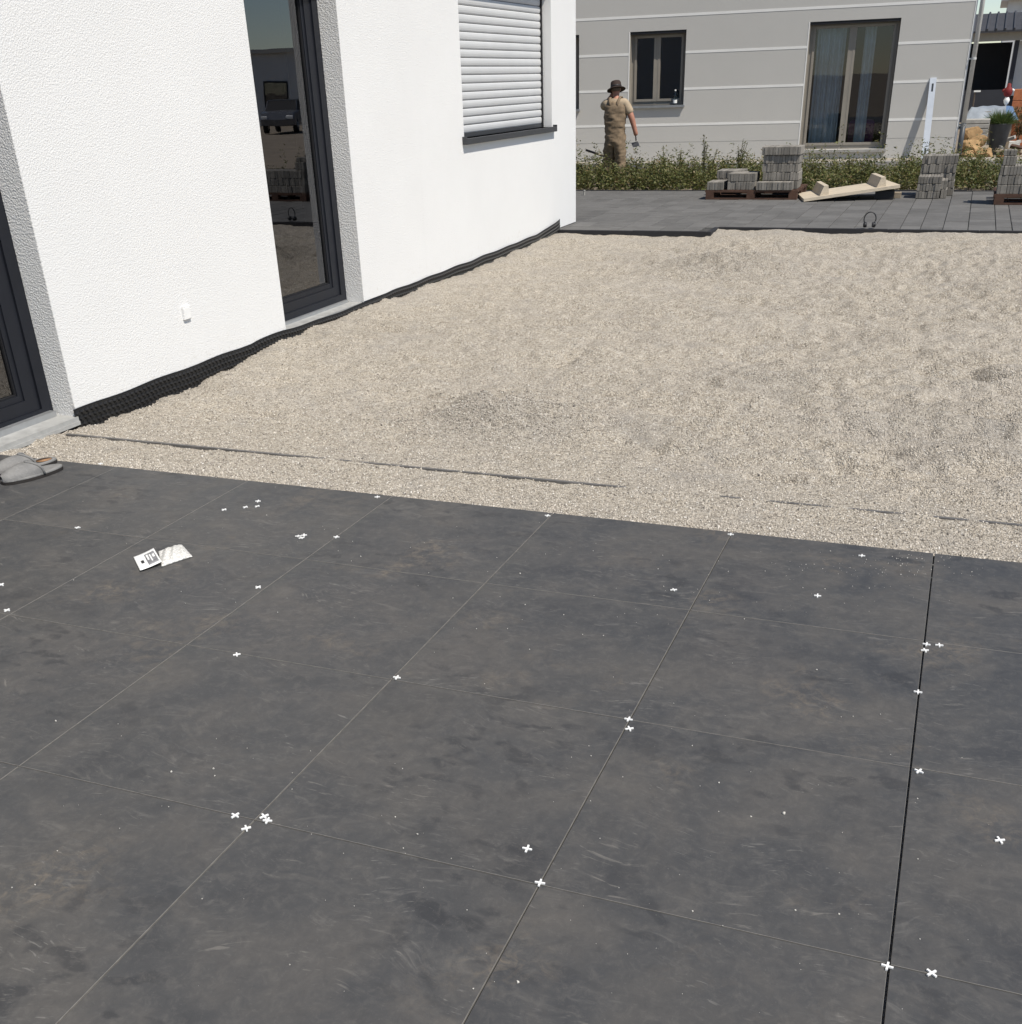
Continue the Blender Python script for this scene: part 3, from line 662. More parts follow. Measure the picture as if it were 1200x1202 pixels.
# stack at the picture edge
pB = pallet((.36, 17.05, pz), 1.25, 1.05, 'weathered brown pallet under the long stack by the weeds')
tz2 = pz+.129
sI = thing('paver_stack', 'three layer wide stack of grey pavers on shaded pallet', 'paver stack', (.38, 17.08, tz2), 0, GS); paver_block(sI, 0, 0, 0, 29, 3, d=.42, h=.115)
sJ = thing('paver_stack', 'small pile of pavers on top of the wide stack', 'paver stack', (.39, 17.12, tz2+.346), 0, GS); paver_block(sJ, 0, 0, 0, 4, 1, h=.115); paver_block(sJ, 0, .05, .116, 4, 1, h=.07, d=.2)
# timber panel with two blocks
q0 = onz(944,237,pz); q1 = Vector((-.90, 17.66, pz+.155))
axp = (q1-Vector((q0.x,q0.y,pz))); Lp = axp.length; axp.normalize(); sd = Vector((-axp.y, axp.x, .0)).normalized(); up = axp.cross(sd)
tp = thing('timber_panel', 'pale timber panel with two cross blocks propped on the paving', 'timber panel', (q0.x, q0.y, pz))
for k in range(5): MB().obox(axp*(Lp/2)+sd*(.10+k*.172)+up*.022, axp*(Lp/2-k*.004), sd*.085, up*.020).build('plank', M['new_wood'], tp)
for u_ in (.30, 1.10):
    c = axp*u_+sd*.45; n_ = 4
    v = [c+axp*a+sd*b+up*z_ for b in (-.36, .40) for a, z_ in ((-.065,.0425),(.065,.0425),(.06,.165),(-.0,.165))]
    MB().add(v, [(0,1,2,3),(7,6,5,4),(0,4,5,1),(1,5,6,2),(2,6,7,3),(3,7,4,0)]).build('cross_block', M['new_wood'], tp)
prop = thing('prop_block', 'dark timber offcut propping up the pale panel', 'timber', (-1.16, 17.72, pz)); MB().cbox(-.08,.18,-.02,.16,0,.118,.006).build('offcut', M['anth_dark'], prop); MB().cbox(.06,.27,.165,.25,0,.08,.005).build('short_offcut', M['old_wood'], prop)
# ear defenders by the kerb
eb = onz(1020,268,PZ+.004); e = thing('ear_defenders', 'black ear defenders standing upright on the paving edge', 'ear defenders', (eb.x, eb.y+.03, PZ+.004), R(12)); e.scale = (.8,.8,.8)
pts = [(.085*math.cos(a), 0, .125+.095*math.sin(a)) for a in np.linspace(R(-35), R(215), 18)]
MB().tube(pts, .0085, 8).build('headband', M['black_plastic'], e, True)
for s_ in (-1, 1):
    cup = MB().lathe([(.010,-.022),(.030,-.018),(.038,-.004),(.038,.010),(.030,.016)], (0,0,0), 14, 1, 1.25).build('ear_cup', M['black_plastic'], e, True); cup.location = (s_*.068, 0, .046); cup.rotation_euler = (0, R(90)*-s_, 0)
    cu = MB().lathe([(.036,0),(.038,.008),(.030,.016),(.02,.016)], (0,0,.014), 14, 1, 1.25).build('cushion', M['foam'], cup, True)
    MB().tube([(s_*.080,0,.05),(s_*.084,0,.09)], .005, 6).build('yoke', M['steel'], e, True)
pegq = onz(686,229,PZ); tag(MB().tube([(0,0,-.0),(0,0,.07)], .014, 10).tube([(0,0,.06),(0,0,.08)], .019, 10).build('marker_peg', M['concrete'], loc=(pegq.x, pegq.y, PZ-.002)), 'small pale grey peg standing on paving beside the weeds', 'peg')

# ================================================================== SMALL THINGS ON THE TILES
def cross_mesh():
    a, w, h = .0125, .0023, .0040; mb = MB()
    ring = [(-w,-a),(w,-a),(w,-w),(a,-w),(a,w),(w,w),(w,a),(-w,a),(-w,w),(-a,w),(-a,-w),(-w,-w)]
    v = [(x,y,0) for x,y in ring]+[(x,y,h) for x,y in ring]; n_ = 12
    f = [(i,(i+1) % n_, n_+(i+1) % n_, n_+i) for i in range(n_)]+[(n_+11,n_+0,n_+1,n_+2),(n_+2,n_+3,n_+4,n_+5),(n_+5,n_+6,n_+7,n_+8),(n_+8,n_+9,n_+10,n_+11),(n_+2,n_+5,n_+8,n_+11)]
    return mb.add(v, f).mesh('tile_spacer')
cm = cross_mesh(); cm.materials.append(M['white_plastic'])
SP = [
 ('white cross spacer set in a tile joint right at the gravel edge', 'j', [(643,605),(858,627)]),
 ('white cross spacer pressed into the wide open black tile joint', 'j', [(1088,756),(1078,812),(1042,1134)]),
 ('white cross spacer seated alone at a crossing of two pale joints', 'j', [(466,795),(634,1036),(8,716)]),
 ('white cross spacer at a joint crossing with a second one below', 'j', [(738,844)]),
 ('loose white cross spacer just below the one in the joint crossing', 'b', [(739,855)]),
 ('white cross spacer from the group of four strewn round one tile corner', 'b', [(276,957),(289,972),(310,958),(314,963)]),
 ('white cross spacer dropped next to the wide open black joint', 'b', [(1086,763),(1103,757),(1079,905),(1094,1142)]),
 ('white cross spacer dropped beside the long joint between gravel and bag', 'b', [(395,630),(303,689)]),
 ('white cross spacer dropped where a pale joint meets the gravel', 'b', [(443,583)]),
 ('white cross spacer dropped on a cross joint midway along a tile', 'b', [(278,768)]),
 ('white cross spacer in the touching cluster of three on one tile', 'l', [(350,629),(357,628),(354,631)]),
 ('white cross spacer from the loose row of four beyond the bag', 'l', [(263,598),(288,595),(302,594),(303,588)]),
 ('white cross spacer lying near the gravel edge beside the slippers', 'l', [(118,544)]),
 ('white cross spacer lying alone between the slippers and the bag', 'l', [(91,619)]),
 ('white cross spacer lying among pale crumbs close to the gravel', 'l', [(1012,652)]),
 ('white cross spacer lying by itself in the middle of a tile', 'l', [(1,686),(791,692),(960,699),(1174,986),(619,996)])]
def spacer(p, label, group, z, rz=None, tilt=(0,0)):
    q = onz(p[0], p[1], z+.003); o = link('tile_spacer', cm, None, (q.x, q.y, z), (tilt[0], tilt[1], random.uniform(0,1.57) if rz is None else rz)); return tag(o, label, 'spacer', group)
for lab, typ, pts in SP:
    for p in pts: spacer(p, lab, 'white cross tile spacers', .0009 if typ == 'j' else .0012, random.uniform(-.12,.12) if typ == 'j' else None, (random.uniform(-.15,.15), 0) if typ == 'l' else (0,0))
# bag of spacers
B = [onz(*p) for p in ((157,655),(165,672),(191,664),(181,647))]
bagc = onz(190,657); bag = thing('spacer_bag', 'small clear bag of white spacers with a printed card on tile', 'bag', (bagc.x, bagc.y, .0012))
def quad(u, v, P4_):                                  # bilinear point in a ground quad, relative to the bag
    a = P4_[0].lerp(P4_[3], u); b = P4_[1].lerp(P4_[2], u); return a.lerp(b, v)-Vector((bagc.x, bagc.y, 0))
def sheet(P4_, u0, u1, v0, v1, zf, thick, nu=14, nv=14):
    mb = MB(); v = []
    for lay in (0, 1):
        for i in range(nu+1):
            for j in range(nv+1):
                u_, w_ = u0+(u1-u0)*i/nu, v0+(v1-v0)*j/nv; q = quad(u_, w_, P4_); zz = zf(u_, w_); v.append((q.x, q.y, (zz if lay else max(.0004, zz-thick))))
    N1 = (nu+1)*(nv+1); f = []
    ix = lambda l,i,j: l*N1+i*(nv+1)+j
    for i in range(nu):
        for j in range(nv): f += [(ix(1,i,j),ix(1,i+1,j),ix(1,i+1,j+1),ix(1,i,j+1)), (ix(0,i,j+1),ix(0,i+1,j+1),ix(0,i+1,j),ix(0,i,j))]
    for i in range(nu): f += [(ix(0,i,0),ix(0,i+1,0),ix(1,i+1,0),ix(1,i,0)), (ix(1,i,nv),ix(1,i+1,nv),ix(0,i+1,nv),ix(0,i,nv))]
    for j in range(nv): f += [(ix(1,0,j),ix(1,0,j+1),ix(0,0,j+1),ix(0,0,j)), (ix(0,nu,j),ix(0,nu,j+1),ix(1,nu,j+1),ix(1,nu,j))]
    return mb.add(v, f)
curl = lambda u_, w_: .004+.010*(u_**2)+.004*w_*w_
card = sheet(B, 0, 1, 0, 1, curl, .0008).build('header_card', M['paint_white'], bag, True)
sheet(B, .46, .93, .14, .86, lambda u_, w_: curl(u_,w_)+.0006, .0003).build('print_panel', M['card_print'], card, True)
for (a,b_,c,d) in ((.52,.60,.2,.55),(.66,.72,.25,.7),(.78,.88,.30,.5)): sheet(B, a, b_, c, d, lambda u_, w_: curl(u_,w_)+.0011, .0003, 4, 4).build('printed_line', M['paint_white'], card)
sheet(B, .20, .34, .42, .62, lambda u_, w_: curl(u_,w_)+.0006, .0003, 4, 4).build('printed_dot', M['ink'], card)
B2 = [onz(*p) for p in ((186,649),(190,666),(226,654),(213,640))]
def puff(u_, w_): return .003+.020*math.sin(math.pi*min(1,max(0,u_*.96+.03)))**.6*math.sin(math.pi*min(1,max(0,w_*.96+.02)))**.6*(1+.25*math.sin(u_*19+w_*7))+.002*math.sin(u_*37)*math.cos(w_*31)
sheet(B2, 0, 1, 0, 1, puff, .03, 26, 20).build('pouch', M['pouch'], bag, True)
# felt slippers
def slipper(loc, rz, label):
    t = thing('slipper', label, 'slipper', loc, rz, 'pair of felt slippers by the door'); t.scale = (1.25,1.16,1.2)
    out = []                                          # outline: toe at -y, heel at +y
    for a in np.linspace(0, 2*math.pi, 40, endpoint=False):
        y = .14*math.sin(a); w = .047-.006*math.sin(a)+.004*math.cos(2*a); x = w*math.copysign(abs(math.cos(a))**.75, math.cos(a)); out.append((x, y))
    n_ = len(out); mb = MB(); v = [(x,y,0) for x,y in out]+[(x*1.02,y*1.01,.012) for x,y in out]
    mb.add(v, [(i,(i+1) % n_,n_+(i+1) % n_,n_+i) for i in range(n_)]+[tuple(range(n_-1,-1,-1)), tuple(range(n_,2*n_))]); mb.build('sole', M['sole'], t)
    v = [(x*.98,y*.985,.0122) for x,y in out]+[(x*1.0,y*.99,.019) for x,y in out]+[(x*.9,y*.95,.021) for x,y in out]+[(x*.5,y*.7,.017) for x,y in out]
    mb = MB().add(v, [(k*n_+i,k*n_+(i+1) % n_,(k+1)*n_+(i+1) % n_,(k+1)*n_+i) for k in range(3) for i in range(n_)]+[tuple(range(3*n_,4*n_))]); mb.build('footbed', M['felt'], t, True)
    if 'insole' in label: MB().lathe([(.001,.0),(.022,.0),(.024,.002)], (0,.085,.0195), 20, 1, 1.5).build('insole', M['cork'], t, True)
    # upper vamp: arched shell from toe to instep, with thickness
    nu, nv = 18, 16; v = []
    for lay in (0, 1):
        for i in range(nu+1):
            s_ = i/nu; y = -.139+.118*s_; yy = max(-.9995, min(.9995, y/.14)); w = (.047-.006*yy)*(max(0, 1-yy*yy)**.375)+.002; hgt = .018+.036*math.sin(min(1, s_*1.02+.05)*math.pi/2)**.8
            for j in range(nv+1):
                a = math.pi*j/nv; dro = -(.050*(s_**2))*abs(math.cos(a))**1.3
                k = 1 if lay else .90; v.append((w*k*math.cos(a), y-dro+ (0 if lay else .002), .013+(hgt-.005*(1-lay))*math.sin(a)**.75))
    N1 = (nu+1)*(nv+1); ix = lambda l,i,j: l*N1+i*(nv+1)+j; f = []
    for i in range(nu):
        for j in range(nv): f += [(ix(1,i,j),ix(1,i,j+1),ix(1,i+1,j+1),ix(1,i+1,j)), (ix(0,i+1,j),ix(0,i+1,j+1),ix(0,i,j+1),ix(0,i,j))]
    for j in range(nv): f.append((ix(1,nu,j),ix(1,nu,j+1),ix(0,nu,j+1),ix(0,nu,j)))
    vamp = MB().add(v, f); edge = [Vector(v[ix(1,nu,j)])+Vector((0,.001,.001)) for j in range(nv+1)]
    vo = vamp.build('upper', M['felt'], t, True); MB().tube(edge, .0055, 8).build('rolled_collar', M['felt'], vo, True)
    return t
hA, hB = onz(68,549,.01), onz(61,541,.01)
dirA = Vector((.60, .80, 0)).normalized()
def put_slipper(h, ang, label):
    d = Vector((math.sin(ang), math.cos(ang), 0)); c = Vector((h.x, h.y, 0))-d*.138; slipper((c.x, c.y, .0008), -ang, label)
put_slipper(hA, R(20), 'worn grey felt slipper with closed toe on the dark tile'); put_slipper(hB, R(26), 'grey felt slipper showing its tan insole nearer the doorstep')

# ================================================================== PERSON
def skin(name, J, E, mat, parent, sub=2):
    me = bpy.data.meshes.new(name); keys = list(J); me.from_pydata([J[k][0] for k in keys], [(keys.index(a), keys.index(b)) for a, b in E], []); me.update()
    o = bpy.data.objects.new(name, me); col.objects.link(o)
    md = o.modifiers.new('s', 'SKIN'); md.use_smooth_shade = True; md.branch_smoothing = .6
    for i, k in enumerate(keys):
        r = J[k][1]; r = r if isinstance(r, tuple) else (r, r); me.skin_vertices[0].data[i].radius = r
        me.skin_vertices[0].data[i].use_root = (i == 0)
    s_ = o.modifiers.new('u', 'SUBSURF'); s_.levels = sub; s_.render_levels = sub
    dg = bpy.context.evaluated_depsgraph_get(); nm = bpy.data.meshes.new_from_object(o.evaluated_get(dg)); bpy.data.objects.remove(o)
    nm.name = name; nm.shade_smooth(); return nm
def finish(nm, name, mat, parent): nm.materials.clear(); nm.materials.append(mat); return link(name, nm, parent)
pp = Vector((-5.93, 20.3, -.03)); man = thing('person', 'man in brown hat and khaki dungarees standing among the weeds', 'person', pp)
def fingers(hand, d, side_, palm_n, curl_=.5):
    parts = []
    for i, L in enumerate((.062,.072,.068,.055)):
        o0 = hand+d*.045+side_*(.027-.018*i); p1 = o0+d*(L*.45)+palm_n*(L*.12*curl_); p2 = p1+d*(L*.3*(1-curl_*.4))+palm_n*(L*.35*curl_); p3 = p2+d*(L*.15)+palm_n*(L*.35*curl_)
        parts.append([o0-d*.012, p1, p2, p3])
    o0 = hand+side_*.034+d*.005; parts.append([hand+d*.0+side_*.02, o0+side_*.014+d*.02, o0+side_*.02+d*.04+palm_n*.012])
    return parts
V3 = Vector
RW, RH = V3((.355,.05,.905)), V3((.372,.06,.83)); LW, LH = V3((-.135,.23,1.455)), V3((-.10,.235,1.515))
JB = {'pel':((0,0,.90),(.145,.105)),'spi':((0,.02,1.06),(.13,.10)),'che':((0,.035,1.25),(.155,.11)),'nb':((0,.06,1.405),(.075,.07)),'nk':((-.012,.085,1.455),.050),'hd0':((-.02,.105,1.50),(.066,.074)),'hd1':((-.022,.115,1.565),(.074,.088)),'hd2':((-.022,.115,1.63),(.06,.072)),
 'rs':((.165,.04,1.37),.062),'re':((.29,.02,1.13),.056),'rw':(RW,.040),'rh':(RH,(.034,.048)),
 'ls':((-.165,.045,1.37),.062),'le':((-.262,.16,1.27),.056),'lw':(LW,.040),'lh':(LH,(.034,.046)),
 'rt':((.09,0,.82),.088),'rk':((.10,.02,.46),.058),'ra':((.105,-.02,.09),.040),'rf':((.12,.12,.045),.038),
 'lt':((-.09,0,.82),.088),'lk':((-.12,.07,.47),.058),'la':((-.125,.06,.09),.040),'lf':((-.135,.20,.045),.038)}
EB = [('pel','spi'),('spi','che'),('che','nb'),('nb','nk'),('nk','hd0'),('hd0','hd1'),('hd1','hd2'),('che','rs'),('rs','re'),('re','rw'),('rw','rh'),('che','ls'),('ls','le'),('le','lw'),('lw','lh'),('pel','rt'),('rt','rk'),('rk','ra'),('ra','rf'),('pel','lt'),('lt','lk'),('lk','la'),('la','lf')]
k = 0
for hand, d, s_, pn in ((RH,(RH-RW).normalized(),V3((-.2,1,0)).normalized(),V3((-1,-.1,0))), (LH,(LH-LW).normalized(),V3((.3,-.9,0)).normalized(),V3((1,.3,0)))):
    for ch in fingers(hand, d, s_, pn, .55):
        prev = None
        for i, q in enumerate(ch):
            kk = f'f{k}_{i}'; JB[kk] = (q, .0125 if i < 2 else .0105)
            if prev: EB.append((prev, kk))
            prev = kk
        k += 1
body = finish(skin('body', JB, EB, None, None), 'body', M['skin'], man)
# face, ears (mostly under the hat; he looks away)
for s_ in (-1, 1): MB().lathe([(.006,-.028),(.013,-.018),(.014,.0),(.017,.016),(.010,.028)], (0,0,0), 8, .55, 1).build('ear', M['skin'], man, True, loc=(-.022+s_*.076,.108,1.555), rot=(R(8),0,R(12*s_)))
MB().lathe([(.004,-.02),(.013,-.014),(.010,.006),(.004,.024)], (0,0,0), 8).build('nose', M['skin'], man, True, loc=(-.022,.207,1.55))
MB().lathe([(.058,-.02),(.076,.0),(.084,.03),(.080,.06)], (0,0,0), 16, 1, 1.1).build('hair', M['hair'], man, True, loc=(-.022,.105,1.545))
JS = {'spi':((0,.015,1.10),(.20,.15)),'che':((0,.03,1.24),(.215,.155)),'ub':((0,.035,1.33),(.20,.145)),'nb':((-.004,.055,1.425),(.092,.09)),'rs':((.165,.03,1.36),.095),'rm':((.235,.025,1.245),.082),'re':((.272,.02,1.165),.078),'ls':((-.165,.035,1.36),.095),'lm':((-.225,.10,1.315),.082),'le':((-.258,.147,1.283),.076)}
ES = [('spi','che'),('che','ub'),('ub','nb'),('ub','rs'),('rs','rm'),('rm','re'),('ub','ls'),('ls','lm'),('lm','le')]
finish(skin('shirt', JS, ES, None, None), 'shirt', M['shirt'], man)
JO = {'pel':((0,0,.86),(.235,.185)),'wa':((0,.008,1.0),(.225,.175)),'spi':((0,.014,1.12),(.222,.175)),'che':((0,.022,1.24),(.222,.172)),'ub':((0,.020,1.385),(.19,.172)),'rt':((.088,-.005,.72),.142),'rh':((.096,.0,.60),.128),'rk':((.105,.015,.45),.108),'rc':((.108,-.01,.25),.10),'ra':((.11,-.02,.10),.092),'lt':((-.088,-.005,.72),.142),'lh':((-.105,.03,.60),.128),'lk':((-.122,.06,.46),.108),'lc':((-.128,.06,.26),.10),'la':((-.13,.06,.10),.092)}
EO = [('pel','wa'),('wa','spi'),('spi','che'),('che','ub'),('pel','rt'),('rt','rh'),('rh','rk'),('rk','rc'),('rc','ra'),('pel','lt'),('lt','lh'),('lh','lk'),('lk','lc'),('lc','la')]
ov = skin('dungarees', JO, EO, None, None, 3)
co = np.empty(len(ov.vertices)*3, np.float32); ov.vertices.foreach_get('co', co); co = co.reshape(-1,3)
wr = .012*vnoise(co[:,0]*1.0+co[:,1]*.6, co[:,2]*1.6, .07, 20)+.010*vnoise(co[:,0]*.7-co[:,1], co[:,2]*2.4, .045, 21)
nn = np.empty(len(ov.vertices)*3, np.float32); ov.vertices.foreach_get('normal', nn); co = co+nn.reshape(-1,3)*wr[:,None]; ov.vertices.foreach_set('co', co.ravel().astype(np.float32)); ov.update()
ovo = finish(ov, 'dungarees', M['overall'], man)
def strip(pts, w, th):
    mb = MB(); v = []
    for i, p in enumerate(pts):
        t_ = (Vector(pts[min(i+1, len(pts)-1)])-Vector(pts[max(i-1, 0)])).normalized(); sd_ = Vector((1,0,0)); n_ = sd_.cross(t_).normalized()
        v += [Vector(p)+sd_*a_*w+n_*b_*th for a_, b_ in ((-1,-1),(1,-1),(1,1),(-1,1))]
    return mb.add(v, [(4*i+k, 4*i+(k+1) % 4, 4*i+4+(k+1) % 4, 4*i+4+k) for i in range(len(pts)-1) for k in range(4)]+[(3,2,1,0), tuple(4*len(pts)-4+k for k in range(4))])
for s_ in (-1, 1): strip([(s_*.055,-.112,1.29),(s_*.065,-.105,1.34),(s_*.078,-.088,1.39),(s_*.088,-.03,1.435),(s_*.092,.04,1.448),(s_*.09,.11,1.41)], .022, .006).build('strap', M['overall'], ovo, True)
hat = MB().lathe([(.02,-.012),(.150,-.030),(.168,-.034),(.166,-.028),(.100,.004),(.098,.02),(.094,.075),(.080,.100),(.04,.108),(.005,.106)], (0,0,0), 28, .96, 1.05).build('hat', M['hat'], man, True, loc=(-.022,.108,1.582), rot=(R(-14),R(-11),0))
MB().lathe([(.1005,.004),(.1015,.024),(.099,.026)], (0,0,0), 28, .96, 1.05).build('hat_band', M['ink'], hat, True)
for s_, a in ((1,(.112,.03)), (-1,(-.132,.11))): MB().lathe([(.045,0),(.052,.006),(.052,.03),(.046,.075),(.040,.12)], (0,0,0), 14, .95, 1.0).lathe([(.044,0),(.050,.01),(.046,.05),(.02,.068)], (0,.09,0), 14, .95, 1.9).build('boot', M['boot'], man, True, loc=(a[0],a[1]-.03,.001))
# trowel in his right hand
tw = thing('trowel', 'small dark trowel held in the right hand of the man', 'trowel', pp+RH+V3((-.012,.02,-.03)))
MB().tube([(0,-.02,.03),(0,0,.0),(0,.015,-.04)], .012, 8).build('handle', M['handle_wood'], tw, True)
MB().tube([(0,.015,-.038),(0,.03,-.075)], .005, 6).build('neck', M['steel'], tw); MB().obox((-.01,.02,-.10), (.06,.0,.012), (-.02,.01,.036), (0,.004,0)).build('blade', M['steel'], tw)
# tool handle among the weeds
a0, a1 = ony(688,176,20.75), ony(712,184,20.72)
sh = thing('shovel', 'dark wooden handled shovel lying tilted in the weeds beside the man', 'shovel', (a1.x+.3, a1.y, -.01))
oo = Vector((a1.x+.3, a1.y, -.01)); dd = (a1-a0).normalized(); e1 = a1+dd*.45
MB().tube([a0-oo, a1-oo, e1-oo], .019, 10).build('handle', M['handle_wood'], sh, True)
MB().obox(e1+dd*.12-oo, dd*.14, Vector((0,.11,0)), dd.cross(Vector((0,1,0)))*.004).build('blade', M['steel'], sh)

# ================================================================== WEEDS
def leaves(P, D, L, Wd, mat, name):                   # folded leaf: two triangles pairs
    n = len(P); D = D/np.linalg.norm(D, axis=1, keepdims=True); up = np.tile([0,0,1.], (n,1))+rng.normal(0,.5,(n,3))
    S = np.cross(D, up); S /= np.linalg.norm(S, axis=1, keepdims=True)+1e-9; N = np.cross(S, D)
    V = np.stack([P, P+D*L[:,None]*.5+S*Wd[:,None]+N*Wd[:,None]*.35, P+D*L[:,None]-np.array([0,0,1.])*L[:,None]*.18, P+D*L[:,None]*.5-S*Wd[:,None]+N*Wd[:,None]*.35], 1)
    i = 4*np.arange(n)[:,None]; return V.reshape(-1,3), i+np.array([0,1,2,3])
def plants(n, xs_, ys_, hf, per, Lr, Wr):
    P, D, L, Wd = [], [], [], []
    for _ in range(n):
        x = random.uniform(*xs_); y = random.uniform(*ys_); h = hf(x, y)*random.uniform(.5,1.15)*(1.7 if random.random() < .07 else 1); lx, ly = random.gauss(0,.12), random.gauss(0,.12)
        m_ = per; t_ = rng.uniform(.02, 1, m_)**.8; az = rng.uniform(0, 2*np.pi, m_); el = rng.uniform(-.2, 1.1, m_)
        P.append(np.stack([x+lx*t_*h*2+rng.normal(0,.03,m_), y+ly*t_*h*2+rng.normal(0,.03,m_), -.01+t_*h], -1)); D.append(np.stack([np.cos(az)*np.cos(el), np.sin(az)*np.cos(el), np.sin(el)], -1))
        L.append(rng.uniform(*Lr, m_)*(1.15-.5*t_)); Wd.append(rng.uniform(*Wr, m_)*(1.15-.5*t_))
    return np.concatenate(P), np.concatenate(D), np.concatenate(L), np.concatenate(Wd)
hfw = lambda x, y: (.37+(.24*float(vnoise(x,y,.5,30)))+.14*float(vnoise(x,y,.16,31)))*(1 if y < 22 else .75)
P, D, L, Wd = plants(2300, (-8.2, 2.6), (PFAR+.10, 22.4), hfw, 30, (.03,.11), (.006,.021))
V, Qd = leaves(P, D, L, Wd, None, '')
wd = link('weeds', np_mesh('weeds', V, Qd, M['weed'])); tag(wd, 'dense low green weeds growing between paving and grey house', 'weeds', kind='stuff')
def tall_weed(x, y, h, label, group):
    t = thing('tall_weed', label, 'weed', (x, y, -.02), 0, group); st = MB(); P, D, L, Wd = [], [], [], []
    for b in range(random.randint(3,5)):
        a = random.uniform(0, 6.28); lean = random.uniform(.02,.2)*h; hh = h*random.uniform(.6,1); pts = [(lean*math.cos(a)*s_*s_, lean*math.sin(a)*s_*s_, hh*s_) for s_ in np.linspace(0,1,6)]
        st.tube(pts, [.009,.0085,.008,.007,.006,.004], 5)
        m_ = int(46*h/.6); tt = rng.uniform(.25,1,m_); az = rng.uniform(0,6.28,m_); el = rng.uniform(-.1,1.1,m_)
        P.append(np.stack([lean*math.cos(a)*tt**2, lean*math.sin(a)*tt**2, hh*tt], -1)+rng.normal(0,.012,(m_,3))); D.append(np.stack([np.cos(az)*np.cos(el), np.sin(az)*np.cos(el), np.sin(el)], -1)); L.append(rng.uniform(.03,.09,m_)*(1.25-.75*tt)); Wd.append(rng.uniform(.006,.016,m_)*(1.2-.6*tt))
    st.build('stem', M['weed_stem'], t); V, Qd = leaves(np.concatenate(P), np.concatenate(D), np.concatenate(L), np.concatenate(Wd), None, ''); link('foliage', np_mesh('foliage', V, Qd, M['weed']), t)
for u, v_, Y in [(723,172,20.6),(780,171,20.5),(800,172,20.9),(828,158,20.4),(836,172,20.2),(815,180,20.1),(870,160,21),(876,177,20.6),(955,176,20.3),(962,186,20.2),(1000,182,20.5),(1028,184,20.4),(735,186,20.0),(765,180,20.3),(750,185,20.4)]:
    q = ony(u, v_, Y); tall_weed(q.x, q.y, max(.3, q.z+.02), 'tall thin weed growing beside the legs of the man' if u < 755 else 'tall thin weed between the man and the paver pallet' if u < 822 else 'tall bushy weed rising behind the stacked pavers' if u < 900 else 'tall thin weed below the patio door of the grey house', 'tall weeds in front of the grey house')
for u, v_ in [(1060,176),(1100,177),(1110,176),(1072,180)]:
    q = ony(u, v_, 23.3); tall_weed(q.x, q.y, max(.3, q.z+.02), 'spindly weed silhouetted against the foot of the grey wall', 'spindly weeds at the grey wall')

# bottle behind the grey house window
bt = gl_(-3.97, .06, win_s[2]+.001); b_ = thing('bottle', 'clear plastic water bottle standing on the grey house window sill', 'bottle', bt)
MB().lathe([(.036,0),(.042,.008),(.042,.10),(.038,.115),(.042,.13),(.042,.18),(.016,.235),(.015,.255)], (0,0,0), 16).build('body', M['bottle_glass'], b_, True); MB().lathe([(.018,.252),(.018,.275),(.012,.277)], (0,0,0), 12).build('cap', M['paint_white'], b_); MB().lathe([(.0425,.03),(.0428,.09)], (0,0,0), 16).build('label', M['paint_white'], b_)

# ================================================================== YARD BEYOND THE CORNER
yard = MB().box(.6, 14, 25.4, 60, -.215, .0).box(-.2, .6, 25.45, 60, -.215, -.002).build('yard_ground', M['earth']); tag(yard, kind='structure')
def rock(loc, s_, seed, label):
    bm = bmesh.new(); bmesh.ops.create_icosphere(bm, subdivisions=3, radius=1); r_ = random.Random(seed); cuts = [Vector((r_.gauss(0,1), r_.gauss(0,1), r_.gauss(0,1))).normalized() for _ in range(16)]
    for v in bm.verts:
        p = v.co.copy()
        for c in cuts:
            d = p.dot(c)
            if d > .60: p -= c*(d-.60)
        v.co = Vector((p.x*s_[0], p.y*s_[1], p.z*s_[2]))*1.3
    me = bpy.data.meshes.new('rock'); bm.to_mesh(me); bm.free(); o = link('rock', me, None, loc, (r_.uniform(-.2,.2), r_.uniform(-.2,.2), r_.uniform(0,3)), M['sandstone']); return tag(o, label, 'rock', 'sandstone rocks piled by the downpipe')
for i, (u, v_, Y, s_, lab) in enumerate([(1140,158,26.6,(.22,.2,.17),'big ochre sandstone rock on top of the pile'),(1150,166,26.3,(.15,.15,.14),'hollow looking brown rock beside the planter pot'),(1137,171,26.2,(.2,.2,.15),'ochre rock at the foot of the downpipe'),(1146,178,26.0,(.2,.17,.13),'flat tan rock at the bottom of the pile'),(1158,181,26.3,(.14,.14,.1),'small dark tan rock near the pot base'),(1136,183,25.9,(.19,.16,.12),'low tan rock half hidden by weeds')]):
    q = ony(u, v_, Y); rock((q.x, q.y, max(q.z, s_[2]*.6)), s_, i+3, lab)
q = ony(1147,150,27.6); ss = thing('slab_stack', 'stack of grey concrete slabs behind the sandstone rocks', 'slab stack', (q.x, q.y, 0))
for k in range(8): MB().cbox(-.27+random.uniform(-.01,.01), .24, -.25, .25, .09*k, .09*k+.078, .006).build('slab', M['concrete'], ss)
q = onz(1169,181,.0); pot = thing('planter', 'tall tapered anthracite planter with tufted green grass', 'planter', (q.x, q.y, 0))
MB().lathe([(.13,0),(.145,.01),(.225,.58),(.235,.60),(.215,.60),(.205,.55),(.02,.54)], (0,0,0), 24).build('pot', M['pot'], pot, True)
m_ = 900; az = rng.uniform(0,6.28,m_); el = rng.uniform(.35,1.5,m_); rr = .14*np.sqrt(rng.uniform(0,1,m_)); Pp = np.stack([rr*np.cos(az), rr*np.sin(az), np.full(m_,.54)], -1); Dd = np.stack([np.cos(az)*np.cos(el), np.sin(az)*np.cos(el), np.sin(el)], -1)
